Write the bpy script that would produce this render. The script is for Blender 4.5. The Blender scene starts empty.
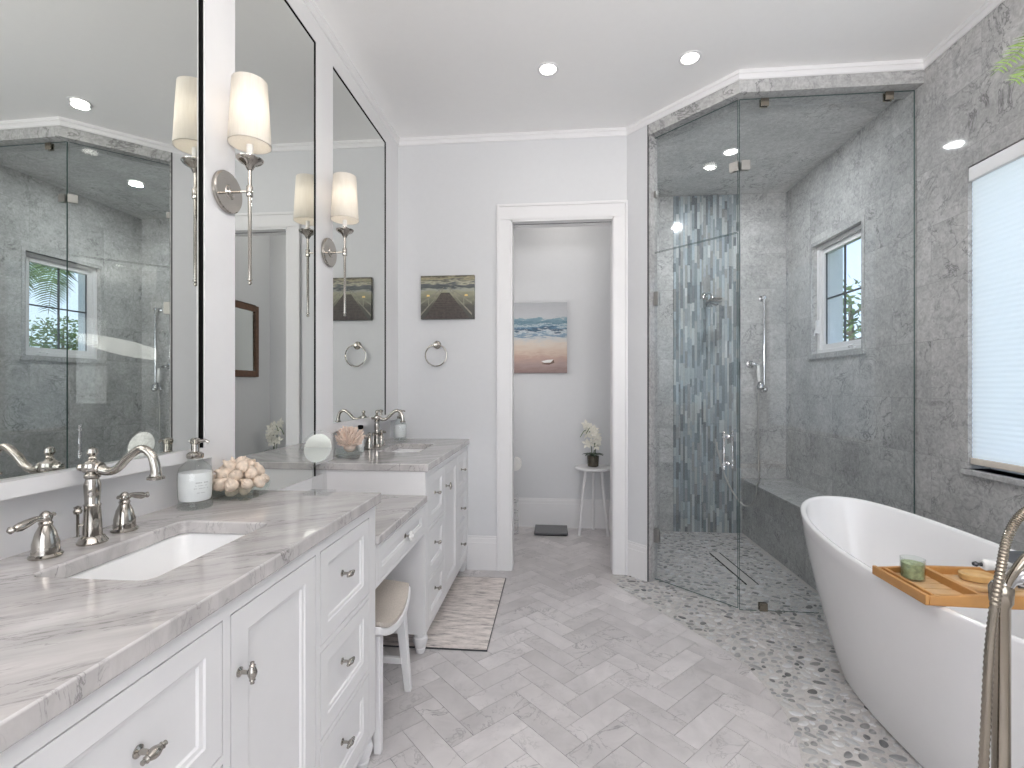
import bpy, bmesh, math, random
from mathutils import Vector, Matrix
S = bpy.context.scene
COL = S.collection
PI = math.pi
# ------------------------------------------------------------------ camera, world, light, exposure
cd = bpy.data.cameras.new('camera'); cam = bpy.data.objects.new('camera', cd); COL.objects.link(cam)
cam.location = (0, 0, 1.28); cam.rotation_euler = (PI/2, 0, math.atan2(43.6, 480))
cd.sensor_width = 36; cd.lens = 480/1024*36; cd.shift_y = 3/1024; cd.clip_start = .02
S.camera = cam
S.view_settings.view_transform = 'Standard'; S.view_settings.look = 'None'
S.view_settings.gamma = 1; S.view_settings.use_curve_mapping = False
S.view_settings.exposure = 0.03
S.cycles.use_denoising = True
S.cycles.caustics_reflective = False; S.cycles.caustics_refractive = False
S.cycles.max_bounces = 14; S.cycles.diffuse_bounces = 6; S.cycles.glossy_bounces = 6
S.cycles.transparent_max_bounces = 24; S.cycles.sample_clamp_indirect = 6
W = bpy.data.worlds.new('world'); S.world = W; W.use_nodes = True
def world():
    nt = W.node_tree; nt.nodes.clear()
    o = nt.nodes.new('ShaderNodeOutputWorld'); b = nt.nodes.new('ShaderNodeBackground')
    g = nt.nodes.new('ShaderNodeTexCoord'); s = nt.nodes.new('ShaderNodeSeparateXYZ')
    r = nt.nodes.new('ShaderNodeValToRGB'); n = nt.nodes.new('ShaderNodeTexNoise'); m = nt.nodes.new('ShaderNodeMix'); cr = nt.nodes.new('ShaderNodeValToRGB')
    m.data_type = 'RGBA'
    L = nt.links.new
    L(g.outputs['Generated'], s.inputs[0]); L(s.outputs['Z'], r.inputs[0])
    e = r.color_ramp.elements; e[0].position = 0; e[0].color = (.72, .84, .96, 1); e[1].position = .6; e[1].color = (.30, .52, .90, 1)
    n.inputs['Scale'].default_value = 5; n.inputs['Detail'].default_value = 6; L(g.outputs['Generated'], n.inputs['Vector'])
    L(n.outputs[0], cr.inputs[0]); cr.color_ramp.elements[0].position = .5; cr.color_ramp.elements[0].color = (0, 0, 0, 1); cr.color_ramp.elements[1].position = .75; cr.color_ramp.elements[1].color = (.7, .7, .7, 1)
    L(cr.outputs[0], m.inputs[0]); L(r.outputs[0], m.inputs[6]); m.inputs[7].default_value = (.92, .95, 1, 1)
    L(m.outputs[2], b.inputs[0]); b.inputs[1].default_value = 1.9; L(b.outputs[0], o.inputs[0])
world()
def lamp(name, kind, loc, energy, color=(1, 1, 1), size=.1, rot=(0, 0, 0), sy=None):
    d = bpy.data.lights.new(name, kind); d.energy = energy; d.color = color
    if kind == 'AREA':
        d.size = size
        if sy: d.shape = 'RECTANGLE'; d.size_y = sy
        else: d.shape = 'DISK'
    elif kind == 'SUN': d.angle = .02
    else: d.shadow_soft_size = size
    o = bpy.data.objects.new(name, d); COL.objects.link(o); o.location = loc; o.rotation_euler = rot
    return o
WARM = (1, .955, .90)
lamp('sun', 'SUN', (-5, 0, 10), 3.0, (1, .96, .9), rot=(math.radians(25), math.radians(-50), 0))   # from behind the house, onto the garden
CANS = [(-.042, 2.679), (.72, 2.658)]
for x, y in CANS + [(-.05, 1.2), (.75, 1.2), (-.05, -.3), (.75, -.3), (.35, -1.6)]:  # CANS have fixtures; the other positions are unseen lamps added to brighten the room
    lamp('can_and_fill_lamp', 'AREA', (x, y, 3.025), .8, WARM, .088)
lamp('can_lamp_shower', 'AREA', (1.25, 3.565, 2.945), 13.5, (.93, .97, 1), .088)
lamp('closet_top_fill', 'AREA', (.05, 4.0, 3.025), 2.5, WARM, .11)  # added lamp without a fixture, brightens the closet from above
lamp('closet_side_fill', 'AREA', (-1.05, 3.9, 1.7), 5, (1, .98, .96), .8, rot=(0, -PI/2, 0))     # added unseen side lamp that evens out the closet light
# added soft fill lamp behind the camera, standing in for daylight
lamp('rear_fill', 'AREA', (.3, -2.35, 1.6), 36, (1, .965, .955), 2.4, rot=(PI/2, 0, 0), sy=1.8)

lamp('ceiling_fill', 'AREA', (.4, -.75, 1.9), 92, (1, .955, .93), 1.2, rot=(math.radians(160), 0, 0))     # added fill behind the camera, aimed up to brighten the ceiling

# ------------------------------------------------------------------ materials
def newmat(name):
    m = bpy.data.materials.new(name); m.use_nodes = True
    nt = m.node_tree
    return m, nt, nt.nodes['Principled BSDF'], nt.links.new
def P(name, col, rough=.5, metal=0, noise=.03, nscale=30, bump=0, **kw):
    m, nt, b, L = newmat(name)
    tc = nt.nodes.new('ShaderNodeTexCoord'); n = nt.nodes.new('ShaderNodeTexNoise')
    n.inputs['Scale'].default_value = nscale; n.inputs['Detail'].default_value = 4; L(tc.outputs['Object'], n.inputs['Vector'])
    r = nt.nodes.new('ShaderNodeValToRGB'); L(n.outputs[0], r.inputs[0])
    r.color_ramp.elements[0].position = .3; r.color_ramp.elements[1].position = .7
    r.color_ramp.elements[0].color = (*[max(0, c*(1-noise)) for c in col], 1); r.color_ramp.elements[1].color = (*[min(1, c*(1+noise)) for c in col], 1)
    L(r.outputs[0], b.inputs['Base Color'])
    b.inputs['Roughness'].default_value = rough; b.inputs['Metallic'].default_value = metal
    for k, v in kw.items(): b.inputs[k.replace('_', ' ')].default_value = v
    if bump:
        bp = nt.nodes.new('ShaderNodeBump'); bp.inputs['Strength'].default_value = bump; bp.inputs['Distance'].default_value = .002
        L(n.outputs[0], bp.inputs['Height']); L(bp.outputs[0], b.inputs['Normal'])
    return m
def marble(name, base, dark, vein, scale=1.0, rough=.2, tile=None, plane='YZ', stretch=(1, 1, 1), rot=(0, 0, 0), attr=None, vw=.03, cloud=(.35, .68), joint=None, speck=0, spec=0):
    m, nt, b, L = newmat(name)
    N = nt.nodes.new
    tc = N('ShaderNodeTexCoord'); mp = N('ShaderNodeMapping'); mp.inputs['Scale'].default_value = [scale*s for s in stretch]
    src = tc.outputs['Object']
    if any(rot):
        m0 = N('ShaderNodeMapping'); m0.inputs['Rotation'].default_value = rot; L(src, m0.inputs[0]); src = m0.outputs[0]
    if attr:
        a = N('ShaderNodeAttribute'); a.attribute_name = attr
        vm = N('ShaderNodeVectorMath'); vm.operation = 'SCALE'; vm.inputs['Scale'].default_value = 13.0; L(a.outputs['Color'], vm.inputs[0])
        va = N('ShaderNodeVectorMath'); va.operation = 'ADD'; L(src, va.inputs[0]); L(vm.outputs[0], va.inputs[1]); src = va.outputs[0]
    br = None
    if tile:
        sp = N('ShaderNodeSeparateXYZ'); L(tc.outputs['Object'], sp.inputs[0]); cb = N('ShaderNodeCombineXYZ')
        L(sp.outputs[plane[0]], cb.inputs[0]); L(sp.outputs[plane[1]], cb.inputs[1])
        br = N('ShaderNodeTexBrick'); L(cb.outputs[0], br.inputs['Vector']); br.offset = .5
        br.inputs['Scale'].default_value = 1; br.inputs['Brick Width'].default_value = tile[0]; br.inputs['Row Height'].default_value = tile[1]
        br.inputs['Mortar Size'].default_value = .0013; br.inputs['Mortar Smooth'].default_value = 0
        br.inputs['Color1'].default_value = (0, 0, 0, 1); br.inputs['Color2'].default_value = (1, 1, 1, 1); br.inputs['Mortar'].default_value = (.5, .5, .5, 1)
        vm = N('ShaderNodeVectorMath'); vm.operation = 'SCALE'; vm.inputs['Scale'].default_value = 7.0; L(br.outputs['Color'], vm.inputs[0])
        va = N('ShaderNodeVectorMath'); va.operation = 'ADD'; L(src, va.inputs[0]); L(vm.outputs[0], va.inputs[1]); src = va.outputs[0]
    L(src, mp.inputs[0])
    n1 = N('ShaderNodeTexNoise'); n1.inputs['Scale'].default_value = 2.2; n1.inputs['Detail'].default_value = 7; n1.inputs['Roughness'].default_value = .62; n1.inputs['Distortion'].default_value = .6; L(mp.outputs[0], n1.inputs['Vector'])
    r1 = N('ShaderNodeValToRGB'); L(n1.outputs[0], r1.inputs[0]); r1.color_ramp.elements[0].position = cloud[0]; r1.color_ramp.elements[1].position = cloud[1]
    r1.color_ramp.elements[0].color = (*dark, 1); r1.color_ramp.elements[1].color = (*base, 1)
    n2 = N('ShaderNodeTexNoise'); n2.inputs['Scale'].default_value = 3.1; n2.inputs['Detail'].default_value = 9; n2.inputs['Roughness'].default_value = .6; n2.inputs['Distortion'].default_value = 1.4; L(mp.outputs[0], n2.inputs['Vector'])
    s = N('ShaderNodeMath'); s.operation = 'SUBTRACT'; s.inputs[1].default_value = .5; L(n2.outputs[0], s.inputs[0])
    ab = N('ShaderNodeMath'); ab.operation = 'ABSOLUTE'; L(s.outputs[0], ab.inputs[0])
    r2 = N('ShaderNodeValToRGB'); L(ab.outputs[0], r2.inputs[0]); r2.color_ramp.elements[0].position = 0; r2.color_ramp.elements[1].position = vw
    r2.color_ramp.elements[0].color = (1, 1, 1, 1); r2.color_ramp.elements[1].color = (0, 0, 0, 1)
    n3 = N('ShaderNodeTexNoise'); n3.inputs['Scale'].default_value = 1.7; n3.inputs['Detail'].default_value = 3; L(mp.outputs[0], n3.inputs['Vector'])
    r3 = N('ShaderNodeValToRGB'); L(n3.outputs[0], r3.inputs[0]); r3.color_ramp.elements[0].position = .42; r3.color_ramp.elements[1].position = .66
    mu = N('ShaderNodeMath'); mu.operation = 'MULTIPLY'; L(r2.outputs[0], mu.inputs[0]); L(r3.outputs[0], mu.inputs[1])
    mx = N('ShaderNodeMix'); mx.data_type = 'RGBA'; L(mu.outputs[0], mx.inputs[0]); L(r1.outputs[0], mx.inputs[6]); mx.inputs[7].default_value = (*vein, 1)
    out = mx.outputs[2]
    if speck:
        n4 = N('ShaderNodeTexNoise'); n4.inputs['Scale'].default_value = 26; n4.inputs['Detail'].default_value = 6; n4.inputs['Distortion'].default_value = 1; L(mp.outputs[0], n4.inputs['Vector'])
        r4 = N('ShaderNodeMapRange'); L(n4.outputs[0], r4.inputs[0]); r4.inputs[1].default_value = .3; r4.inputs[2].default_value = .7; r4.inputs[3].default_value = 1-speck; r4.inputs[4].default_value = 1+speck
        sc = N('ShaderNodeVectorMath'); sc.operation = 'SCALE'; L(out, sc.inputs[0]); L(r4.outputs[0], sc.inputs['Scale']); out = sc.outputs[0]
    if attr or tile:
        hs = N('ShaderNodeMapRange'); hs.inputs[3].default_value = .86 if attr else .93; hs.inputs[4].default_value = 1.06
        if attr:
            sp2 = N('ShaderNodeSeparateColor'); L(a.outputs['Color'], sp2.inputs[0]); L(sp2.outputs[1], hs.inputs[0])
        else: L(br.outputs['Color'], hs.inputs[0])
        sc = N('ShaderNodeVectorMath'); sc.operation = 'SCALE'; L(out, sc.inputs[0]); L(hs.outputs[0], sc.inputs['Scale']); out = sc.outputs[0]
    if tile:
        j = N('ShaderNodeMix'); j.data_type = 'RGBA'; L(br.outputs['Fac'], j.inputs[0]); L(out, j.inputs[6]); j.inputs[7].default_value = (*(joint or base), 1); out = j.outputs[2]
    L(out, b.inputs['Base Color']); b.inputs['Roughness'].default_value = rough
    if spec: b.inputs['Specular IOR Level'].default_value = spec
    return m
def attrmat(name, attr, rough=.3, bump=0):
    m, nt, b, L = newmat(name)
    a = nt.nodes.new('ShaderNodeAttribute'); a.attribute_name = attr
    tc = nt.nodes.new('ShaderNodeTexCoord'); n = nt.nodes.new('ShaderNodeTexNoise'); n.inputs['Scale'].default_value = 60; n.inputs['Detail'].default_value = 4; L(tc.outputs['Object'], n.inputs['Vector'])
    r = nt.nodes.new('ShaderNodeMapRange'); L(n.outputs[0], r.inputs[0]); r.inputs[3].default_value = .85; r.inputs[4].default_value = 1.15
    sc = nt.nodes.new('ShaderNodeVectorMath'); sc.operation = 'SCALE'; L(a.outputs['Color'], sc.inputs[0]); L(r.outputs[0], sc.inputs['Scale'])
    L(sc.outputs[0], b.inputs['Base Color']); b.inputs['Roughness'].default_value = rough
    return m
def glassmat(name, tint, ior=1.45, rough=0.0):
    m, nt, b, L = newmat(name); nt.nodes.remove(b)
    o = nt.nodes['Material Output']; t = nt.nodes.new('ShaderNodeBsdfTransparent'); g = nt.nodes.new('ShaderNodeBsdfGlossy'); f = nt.nodes.new('ShaderNodeFresnel'); x = nt.nodes.new('ShaderNodeMixShader')
    t.inputs[0].default_value = (*tint, 1); g.inputs['Roughness'].default_value = rough
    # a thin sheet reflects alike from both faces: undo the Fresnel node's own inversion on back faces
    ge = nt.nodes.new('ShaderNodeNewGeometry'); mr = nt.nodes.new('ShaderNodeMapRange'); L(ge.outputs['Backfacing'], mr.inputs[0]); mr.inputs[3].default_value = ior; mr.inputs[4].default_value = 1/ior; L(mr.outputs[0], f.inputs[0])
    L(f.outputs[0], x.inputs[0]); L(t.outputs[0], x.inputs[1]); L(g.outputs[0], x.inputs[2]); L(x.outputs[0], o.inputs[0])
    return m
def emis(name, col, st):
    m, nt, b, L = newmat(name)
    b.inputs['Base Color'].default_value = (*col, 1); b.inputs['Emission Color'].default_value = (*col, 1); b.inputs['Emission Strength'].default_value = st
    return m
def mirrormat(name, tint):
    m, nt, b, L = newmat(name)
    b.inputs['Base Color'].default_value = (*tint, 1); b.inputs['Metallic'].default_value = 1; b.inputs['Roughness'].default_value = 0.0
    return m
M = {}
M['wall'] = P('painted_wall', (.648, .655, .668), .55, noise=.008)
M['ceil'] = P('ceiling_paint', (.88, .875, .87), .7, noise=.006)
M['trim'] = P('white_trim', (.755, .75, .755), .3, noise=.006)
M['cab'] = P('cabinet_white', (.765, .76, .765), .3, noise=.006)
M['nickel'] = P('polished_nickel', (.42, .395, .36), .08, 1, noise=.02)
M['chrome'] = P('chrome', (.72, .72, .73), .05, 1, noise=.01)
M['steel'] = P('brushed_steel', (.45, .44, .42), .28, 1, noise=.06)
M['bronze'] = P('warm_nickel', (.36, .32, .265), .18, 1, noise=.03)
M['black'] = P('black_edge', (.008, .008, .008), .85, Specular_IOR_Level=.05)
M['dark'] = P('dark_metal', (.06, .06, .065), .35, .6)
M['mirror'] = mirrormat('mirror_silver', (.76, .78, .755))
M['glass'] = glassmat('shower_glass', (.972, .982, .984))
M['clear'] = glassmat('clear_glass', (.95, .97, .96))
M['pane'] = glassmat('window_glass', (.97, .98, .98))
M['gedge'] = P('glass_edge', (.10, .15, .14), .1, noise=.05)
M['acrylic'] = glassmat('acrylic', (.96, .965, .965), 1.5)
M['ceramic'] = P('ceramic_white', (.86, .86, .86), .06, noise=.004)
M['tub'] = P('tub_acrylic', (.86, .855, .86), .12, noise=.004)
M['grout'] = P('grout', (.52, .505, .495), .7, noise=.05)
M['pgrout'] = P('pebble_grout', (.51, .49, .475), .75, noise=.08, nscale=80, bump=.2)
M['herring'] = marble('herringbone_marble', (.655, .625, .622), (.48, .458, .46), (.29, .28, .285), 2.2, .3, attr='tile', vw=.018, cloud=(.30, .72))
M['counter'] = marble('counter_marble', (.60, .575, .565), (.42, .402, .396), (.18, .172, .17), 1.0, .07, stretch=(1.1, 6.5, 2), rot=(0, 0, -.62), vw=.02, cloud=(.32, .66))
M['mRight'] = marble('grey_marble_yz', (.53, .527, .52), (.405, .404, .40), (.20, .20, .20), 1.7, .05, tile=(.61, .305), plane='YZ', vw=.022, joint=(.36, .36, .355), speck=.19, spec=.18)
M['mBack'] = marble('grey_marble_xz', (.53, .527, .52), (.405, .404, .40), (.20, .20, .20), 1.7, .05, tile=(.61, .305), plane='XZ', vw=.022, joint=(.36, .36, .355), speck=.19, spec=.18)
M['mTop'] = marble('grey_marble_slab', (.485, .484, .48), (.38, .38, .378), (.19, .19, .19), 1.7, .06, vw=.022, speck=.19, spec=.18)
M['mTopLit'] = marble('grey_marble_slab_lightened', (.62, .618, .61), (.49, .49, .485), (.22, .22, .22), 1.7, .06, vw=.022, speck=.16, spec=.18)  # slab marble lightened to make up for the weak light on the ceiling
M['mosaic'] = attrmat('mosaic_glass', 'tile', .12)
M['pebble'] = attrmat('pebble_stone', 'tile', .35)
M['wood'] = P('bamboo', (.50, .255, .085), .4, noise=.12, nscale=14)
M['lwood'] = P('pale_wood', (.60, .39, .20), .45, noise=.1, nscale=20)
M['bwood'] = P('brown_wood', (.11, .05, .025), .4, noise=.2)
M['seat'] = P('linen_seat', (.50, .45, .40), .9, noise=.12, nscale=220, bump=.3)
M['shell'] = P('shell_cream', (.72, .60, .49), .55, noise=.22, nscale=45, bump=.3)
M['coral'] = P('coral_pink', (.76, .62, .53), .6, noise=.12, nscale=30)
M['leaf'] = P('dark_leaf', (.03, .055, .03), .35, noise=.3)
M['petal'] = P('orchid_petal', (.82, .80, .72), .5, noise=.05, nscale=60)
M['stem'] = P('green_stem', (.10, .16, .05), .5)
M['fern'] = P('fern_green', (.12, .20, .035), .5, noise=.4, nscale=25)
M['palm'] = P('palm_green', (.13, .20, .06), .5, noise=.35, nscale=6)
M['tree'] = P('tree_green', (.11, .17, .035), .6, noise=.45, nscale=3)
M['bark'] = P('bark', (.20, .16, .12), .8, noise=.3)
M['lawn'] = P('lawn', (.16, .25, .06), .9, noise=.3, nscale=5)
M['potm'] = P('bronze_pot', (.10, .09, .07), .25, .5, noise=.3)
M['paper'] = P('paper_white', (.82, .81, .79), .9)
M['soap'] = P('soap_white', (.86, .86, .87), .3)
M['ink'] = P('label_print', (.45, .45, .46), .6)
M['slate'] = P('charcoal', (.035, .038, .042), .3)
M['scale'] = P('scale_glass', (.07, .07, .075), .18)
M['moss'] = P('green_wax', (.33, .37, .22), .6, noise=.35, nscale=70)
M['porcelain'] = P('porcelain', (.85, .84, .82), .1)
M['lens'] = emis('lamp_lens', (1, .97, .92), 6)
M['bulb'] = emis('bulb', (1, .92, .80), 5)

# ------------------------------------------------------------------ mesh helpers
class MB:
    def __init__(s): s.v = []; s.f = []; s.m = []; s.c = []
    def add(s, vs, fs, mi=0, col=None):
        o = len(s.v); s.v += [tuple(v) for v in vs]
        for f in fs: s.f.append([i+o for i in f]); s.m.append(mi); s.c.append(col or (0, 0, 0))
        return s
    def box(s, x0, x1, y0, y1, z0, z1, mi=0, col=None):
        x0, x1 = sorted((x0, x1)); y0, y1 = sorted((y0, y1)); z0, z1 = sorted((z0, z1))
        return s.add([(x0,y0,z0),(x1,y0,z0),(x1,y1,z0),(x0,y1,z0),(x0,y0,z1),(x1,y0,z1),(x1,y1,z1),(x0,y1,z1)],
              [(0,3,2,1),(4,5,6,7),(0,1,5,4),(1,2,6,5),(2,3,7,6),(3,0,4,7)], mi, col)
    def obox(s, c, u, v, w, hu, hv, hw, mi=0):
        c, u, v, w = map(Vector, (c, u, v, w)); u = u.normalized()*hu; v = v.normalized()*hv; w = w.normalized()*hw
        vs = [c+a*u+b*v+d*w for d in (-1, 1) for b, a in ((-1,-1),(-1,1),(1,1),(1,-1))]
        return s.add(vs, [(0,3,2,1),(4,5,6,7),(0,1,5,4),(1,2,6,5),(2,3,7,6),(3,0,4,7)], mi)
    def prism(s, poly, z0, z1, mi=0, col=None):
        n = len(poly)
        return s.add([(x,y,z0) for x,y in poly]+[(x,y,z1) for x,y in poly], [tuple(range(n))[::-1], tuple(range(n,2*n))]+[(i,(i+1)%n,n+(i+1)%n,n+i) for i in range(n)], mi, col)
    def lathe(s, prof, c, axis=(0,0,1), seg=24, mi=0, sx=1, sy=1):
        c = Vector(c); a = Vector(axis).normalized()
        u = a.orthogonal().normalized() if abs(a.z) < .99 else Vector((1,0,0)); w = a.cross(u)
        vs = []; fs = []; n = len(prof)
        for r, h in prof:
            for k in range(seg):
                t = 2*PI*k/seg; vs.append(c+a*h+u*(r*math.cos(t)*sx)+w*(r*math.sin(t)*sy))
        for i in range(n-1):
            for k in range(seg):
                fs.append((i*seg+k, i*seg+(k+1)%seg, (i+1)*seg+(k+1)%seg, (i+1)*seg+k))
        if prof[0][0] > 1e-6: fs.append(tuple(range(seg))[::-1])
        if prof[-1][0] > 1e-6: fs.append(tuple((n-1)*seg+k for k in range(seg)))
        return s.add(vs, fs, mi)
    def tube(s, pts, r, seg=10, mi=0, closed=False, flat=1):
        pts = [Vector(p) for p in pts]; n = len(pts)
        rs = r if isinstance(r, (list, tuple)) else [r]*n
        ts = []
        for i in range(n):
            a = pts[(i-1) % n] if (closed or i > 0) else pts[i]; b = pts[(i+1) % n] if (closed or i < n-1) else pts[i]
            ts.append((b-a).normalized())
        u = ts[0].orthogonal().normalized(); vs = []; fs = []
        for i in range(n):
            if i: 
                ax = ts[i-1].cross(ts[i])
                if ax.length > 1e-7: u = Matrix.Rotation(ts[i-1].angle(ts[i]), 3, ax.normalized()) @ u
            u = (u-ts[i]*u.dot(ts[i])).normalized(); w = ts[i].cross(u)
            for k in range(seg):
                t = 2*PI*k/seg; vs.append(pts[i]+u*(rs[i]*math.cos(t))+w*(rs[i]*flat*math.sin(t)))
        for i in range(n if closed else n-1):
            j = (i+1) % n
            for k in range(seg): fs.append((i*seg+k, i*seg+(k+1)%seg, j*seg+(k+1)%seg, j*seg+k))
        if not closed: fs += [tuple(range(seg))[::-1], tuple((n-1)*seg+k for k in range(seg))]
        return s.add(vs, fs, mi)
    def ball(s, c, r, mi=0, seg=14, sc=(1,1,1)):
        n = 8; c = Vector(c); vs = []; fs = []
        for i in range(n+1):
            p = PI*i/n
            for k in range(seg):
                t = 2*PI*k/seg; vs.append(c+Vector((r*sc[0]*math.sin(p)*math.cos(t), r*sc[1]*math.sin(p)*math.sin(t), r*sc[2]*math.cos(p))))
        for i in range(n):
            for k in range(seg): fs.append((i*seg+k, (i+1)*seg+k, (i+1)*seg+(k+1)%seg, i*seg+(k+1)%seg))
        return s.add(vs, fs, mi)
    def build(s, name, mats, parent=None, bev=0, ang=35, attr=None, flat=False):
        me = bpy.data.meshes.new(name); o = bpy.data.objects.new(name, me); COL.objects.link(o)
        off = wl(parent) if parent else Vector((0,0,0))
        me.from_pydata([tuple(Vector(v)-off) for v in s.v], [], s.f)
        for mm in (mats if isinstance(mats, (list, tuple)) else [mats]): me.materials.append(mm)
        me.polygons.foreach_set('material_index', s.m)
        if attr:
            ca = me.color_attributes.new(attr, 'FLOAT_COLOR', 'CORNER')
            d = []
            for p, c in zip(me.polygons, s.c): d += list((*c, 1))*p.loop_total
            ca.data.foreach_set('color', d)
        else:
            b = bmesh.new(); b.from_mesh(me); bmesh.ops.remove_doubles(b, verts=b.verts, dist=1e-6); bmesh.ops.recalc_face_normals(b, faces=b.faces); b.to_mesh(me); b.free()
        if not flat:
            me.polygons.foreach_set('use_smooth', [True]*len(me.polygons)); me.set_sharp_from_angle(angle=math.radians(ang))
        if bev:
            md = o.modifiers.new('edge', 'BEVEL'); md.width = bev; md.segments = 2; md.limit_method = 'ANGLE'; md.angle_limit = math.radians(40)
        me.update()
        if parent: o.parent = parent
        return o
def wl(o):
    v = Vector((0,0,0))
    while o is not None: v += Vector(o.location); o = o.parent
    return v
def thing(name, label, cat, loc=(0,0,0), group=None):
    o = bpy.data.objects.new(name, None); COL.objects.link(o); o.location = loc; o.empty_display_size = .05
    return tag(o, label, cat, group)
def tag(o, label, cat, group=None):
    o['label'] = label; o['category'] = cat
    if group: o['group'] = group
    return o
def struct(o): o['kind'] = 'structure'; return o
def copy_tree(o, parent=None):
    c = o.copy(); COL.objects.link(c)
    if parent: c.parent = parent
    for ch in list(o.children): copy_tree(ch, c)
    return c
def arc(c, r, a0, a1, n, pl='xz'):
    out = []
    for i in range(n+1):
        t = a0+(a1-a0)*i/n
        out.append((c[0]+r*math.cos(t), c[1], c[2]+r*math.sin(t)) if pl == 'xz' else (c[0]+r*math.cos(t), c[1]+r*math.sin(t), c[2]) if pl == 'xy' else (c[0], c[1]+r*math.cos(t), c[2]+r*math.sin(t)))
    return out
def spline(pts, n=8):
    pts = [Vector(p) for p in pts]; out = []
    q = [pts[0]*2-pts[1]]+pts+[pts[-1]*2-pts[-2]]
    for i in range(1, len(q)-2):
        a, b, c, d = q[i-1:i+3]
        for k in range(n):
            t = k/n; out.append(.5*((2*b)+(c-a)*t+(2*a-5*b+4*c-d)*t*t+(3*b-a-3*c+d)*t**3))
    out.append(pts[-1]); return out
CH = 3.05        # ceiling height
YB = 3.34        # back wall
XR = 1.99        # right wall
XL = -1.175      # left wall (backsplash plane)
XP = -1.12       # face of the mirror panelling
YS = 4.36        # shower back wall
YW = 4.41        # closet back wall
CZ = .914        # counter height
MZ = .765        # make-up counter height
# ------------------------------------------------------------------ floor
random.seed(4)
curve_ctl = [(.37, 3.30), (.37, 3.20), (.53, 2.90), (.73, 2.57), (.855, 2.33), (.895, 2.10), (.89, 1.92), (.83, 1.69), (.74, 1.4), (.68, 1.0), (.66, .4), (.68, -.2)]
curve = [(p.x, p.y) for p in spline([(x, y, 0) for x, y in curve_ctl], 6)]
band = curve + [(1.99, -.2), (1.99, 2.80), (1.99, YS), (.62, YS), (.62, 3.20), (.5, 3.32)]
def inside(p, poly):
    x, y = p; r = False; n = len(poly)
    for i in range(n):
        x1, y1 = poly[i]; x2, y2 = poly[i-1]
        if (y1 > y) != (y2 > y) and x < (x2-x1)*(y-y1)/(y2-y1)+x1: r = not r
    return r
fl = struct(MB().box(-1.3, 2.2, -2.6, 4.6, -.12, -.004).build('floor', M['grout']))
hb = MB(); w = .0945; n = 3; c45 = math.sqrt(.5); g = .0008
def ht(x, y, lx, ly):
    q = [(x+g/w, y+g/w), (x+lx-g/w, y+g/w), (x+lx-g/w, y+ly-g/w), (x+g/w, y+ly-g/w)]
    pts = [((a-b)*w*c45+.10, (a+b)*w*c45+.006) for a, b in q]
    cx = sum(p[0] for p in pts)/4; cy = sum(p[1] for p in pts)/4
    if not (-1.2 < cx < 2.1 and -.6 < cy < 4.55): return
    if cx > 1.05 or (cy > 3.4 and cx > .75): return
    hb.prism(pts, -.004, 0, 0, (random.random(), random.random(), random.random()))
for j in range(-60, 80):
    for i in range(-60, 80):
        if (i-j) % (2*n) == 0: ht(i, j, n, 1)
        if (i-j) % (2*n) == 2*n-1: ht(i, j, 1, n)
struct(hb.build('herringbone_tiles', M['herring'], fl, attr='tile', flat=True))
struct(MB().prism(band, -.004, .002).build('pebble_bed', M['pgrout'], fl, flat=True))
def pebbles():
    mb = MB(); grid = {}
    def ok(x, y, r):
        for a in (-1, 0, 1):
            for b in (-1, 0, 1):
                for (px, py, pr_) in grid.get((int(x/.06)+a, int(y/.06)+b), ()):
                    if (px-x)**2+(py-y)**2 < (pr_+r)**2: return False
        return True
    for k in range(75000):
        x = random.uniform(.4, 1.98); y = random.uniform(1.0, 4.34)
        big = k < 26000
        r = random.uniform(.010, .0165) if big else random.uniform(.0065, .011)
        el = random.uniform(1.3, 2.1) if big else random.uniform(1.1, 1.6); th = random.gauss(.0, .7)
        dx, dy = math.cos(th), math.sin(th); e = r*(el-1)
        cs = [(x-dx*e, y-dy*e), (x, y), (x+dx*e, y+dy*e)]
        if not all(inside(p, band) for p in [(x-dx*r*el*1.05, y-dy*r*el*1.05), (x+dx*r*el*1.05, y+dy*r*el*1.05), (x-dy*r, y+dx*r), (x+dy*r, y-dx*r)]): continue
        if x > 1.59 and y > 2.85: continue
        if not all(ok(a, b, r+.0004) for a, b in cs): continue
        for a, b in cs: grid.setdefault((int(a/.06), int(b/.06)), []).append((a, b, r))
        q = random.random()
        t = random.uniform(.46, .58) if q < .30 else random.uniform(.33, .46) if q < .66 else random.uniform(.21, .33) if q < .93 else random.uniform(.10, .18)
        hue = random.uniform(-.02, .02); col = (t*(1+hue), t, t*(1-hue*1.5))
        m = 11; ph = random.random()*6
        ring = []
        for i in range(m):
            a = 2*PI*i/m; rr = 1+.10*math.sin(2*a+ph)+.07*math.sin(3*a+ph*2)
            ring.append((math.cos(a)*r*el*rr, math.sin(a)*r*rr))
        vs = []
        for sc_, z in ((1, .0015), (.86, .0045), (.5, .0056)):
            vs += [(x+(a*dx-b*dy)*sc_, y+(a*dy+b*dx)*sc_, z) for a, b in ring]
        fs = [(L*m+i, L*m+(i+1) % m, (L+1)*m+(i+1) % m, (L+1)*m+i) for L in (0, 1) for i in range(m)]+[tuple(2*m+i for i in range(m))]
        mb.add(vs, fs, 0, col)
    return mb
struct(pebbles().build('pebble_tiles', M['pebble'], fl, attr='tile', ang=80))

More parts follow.
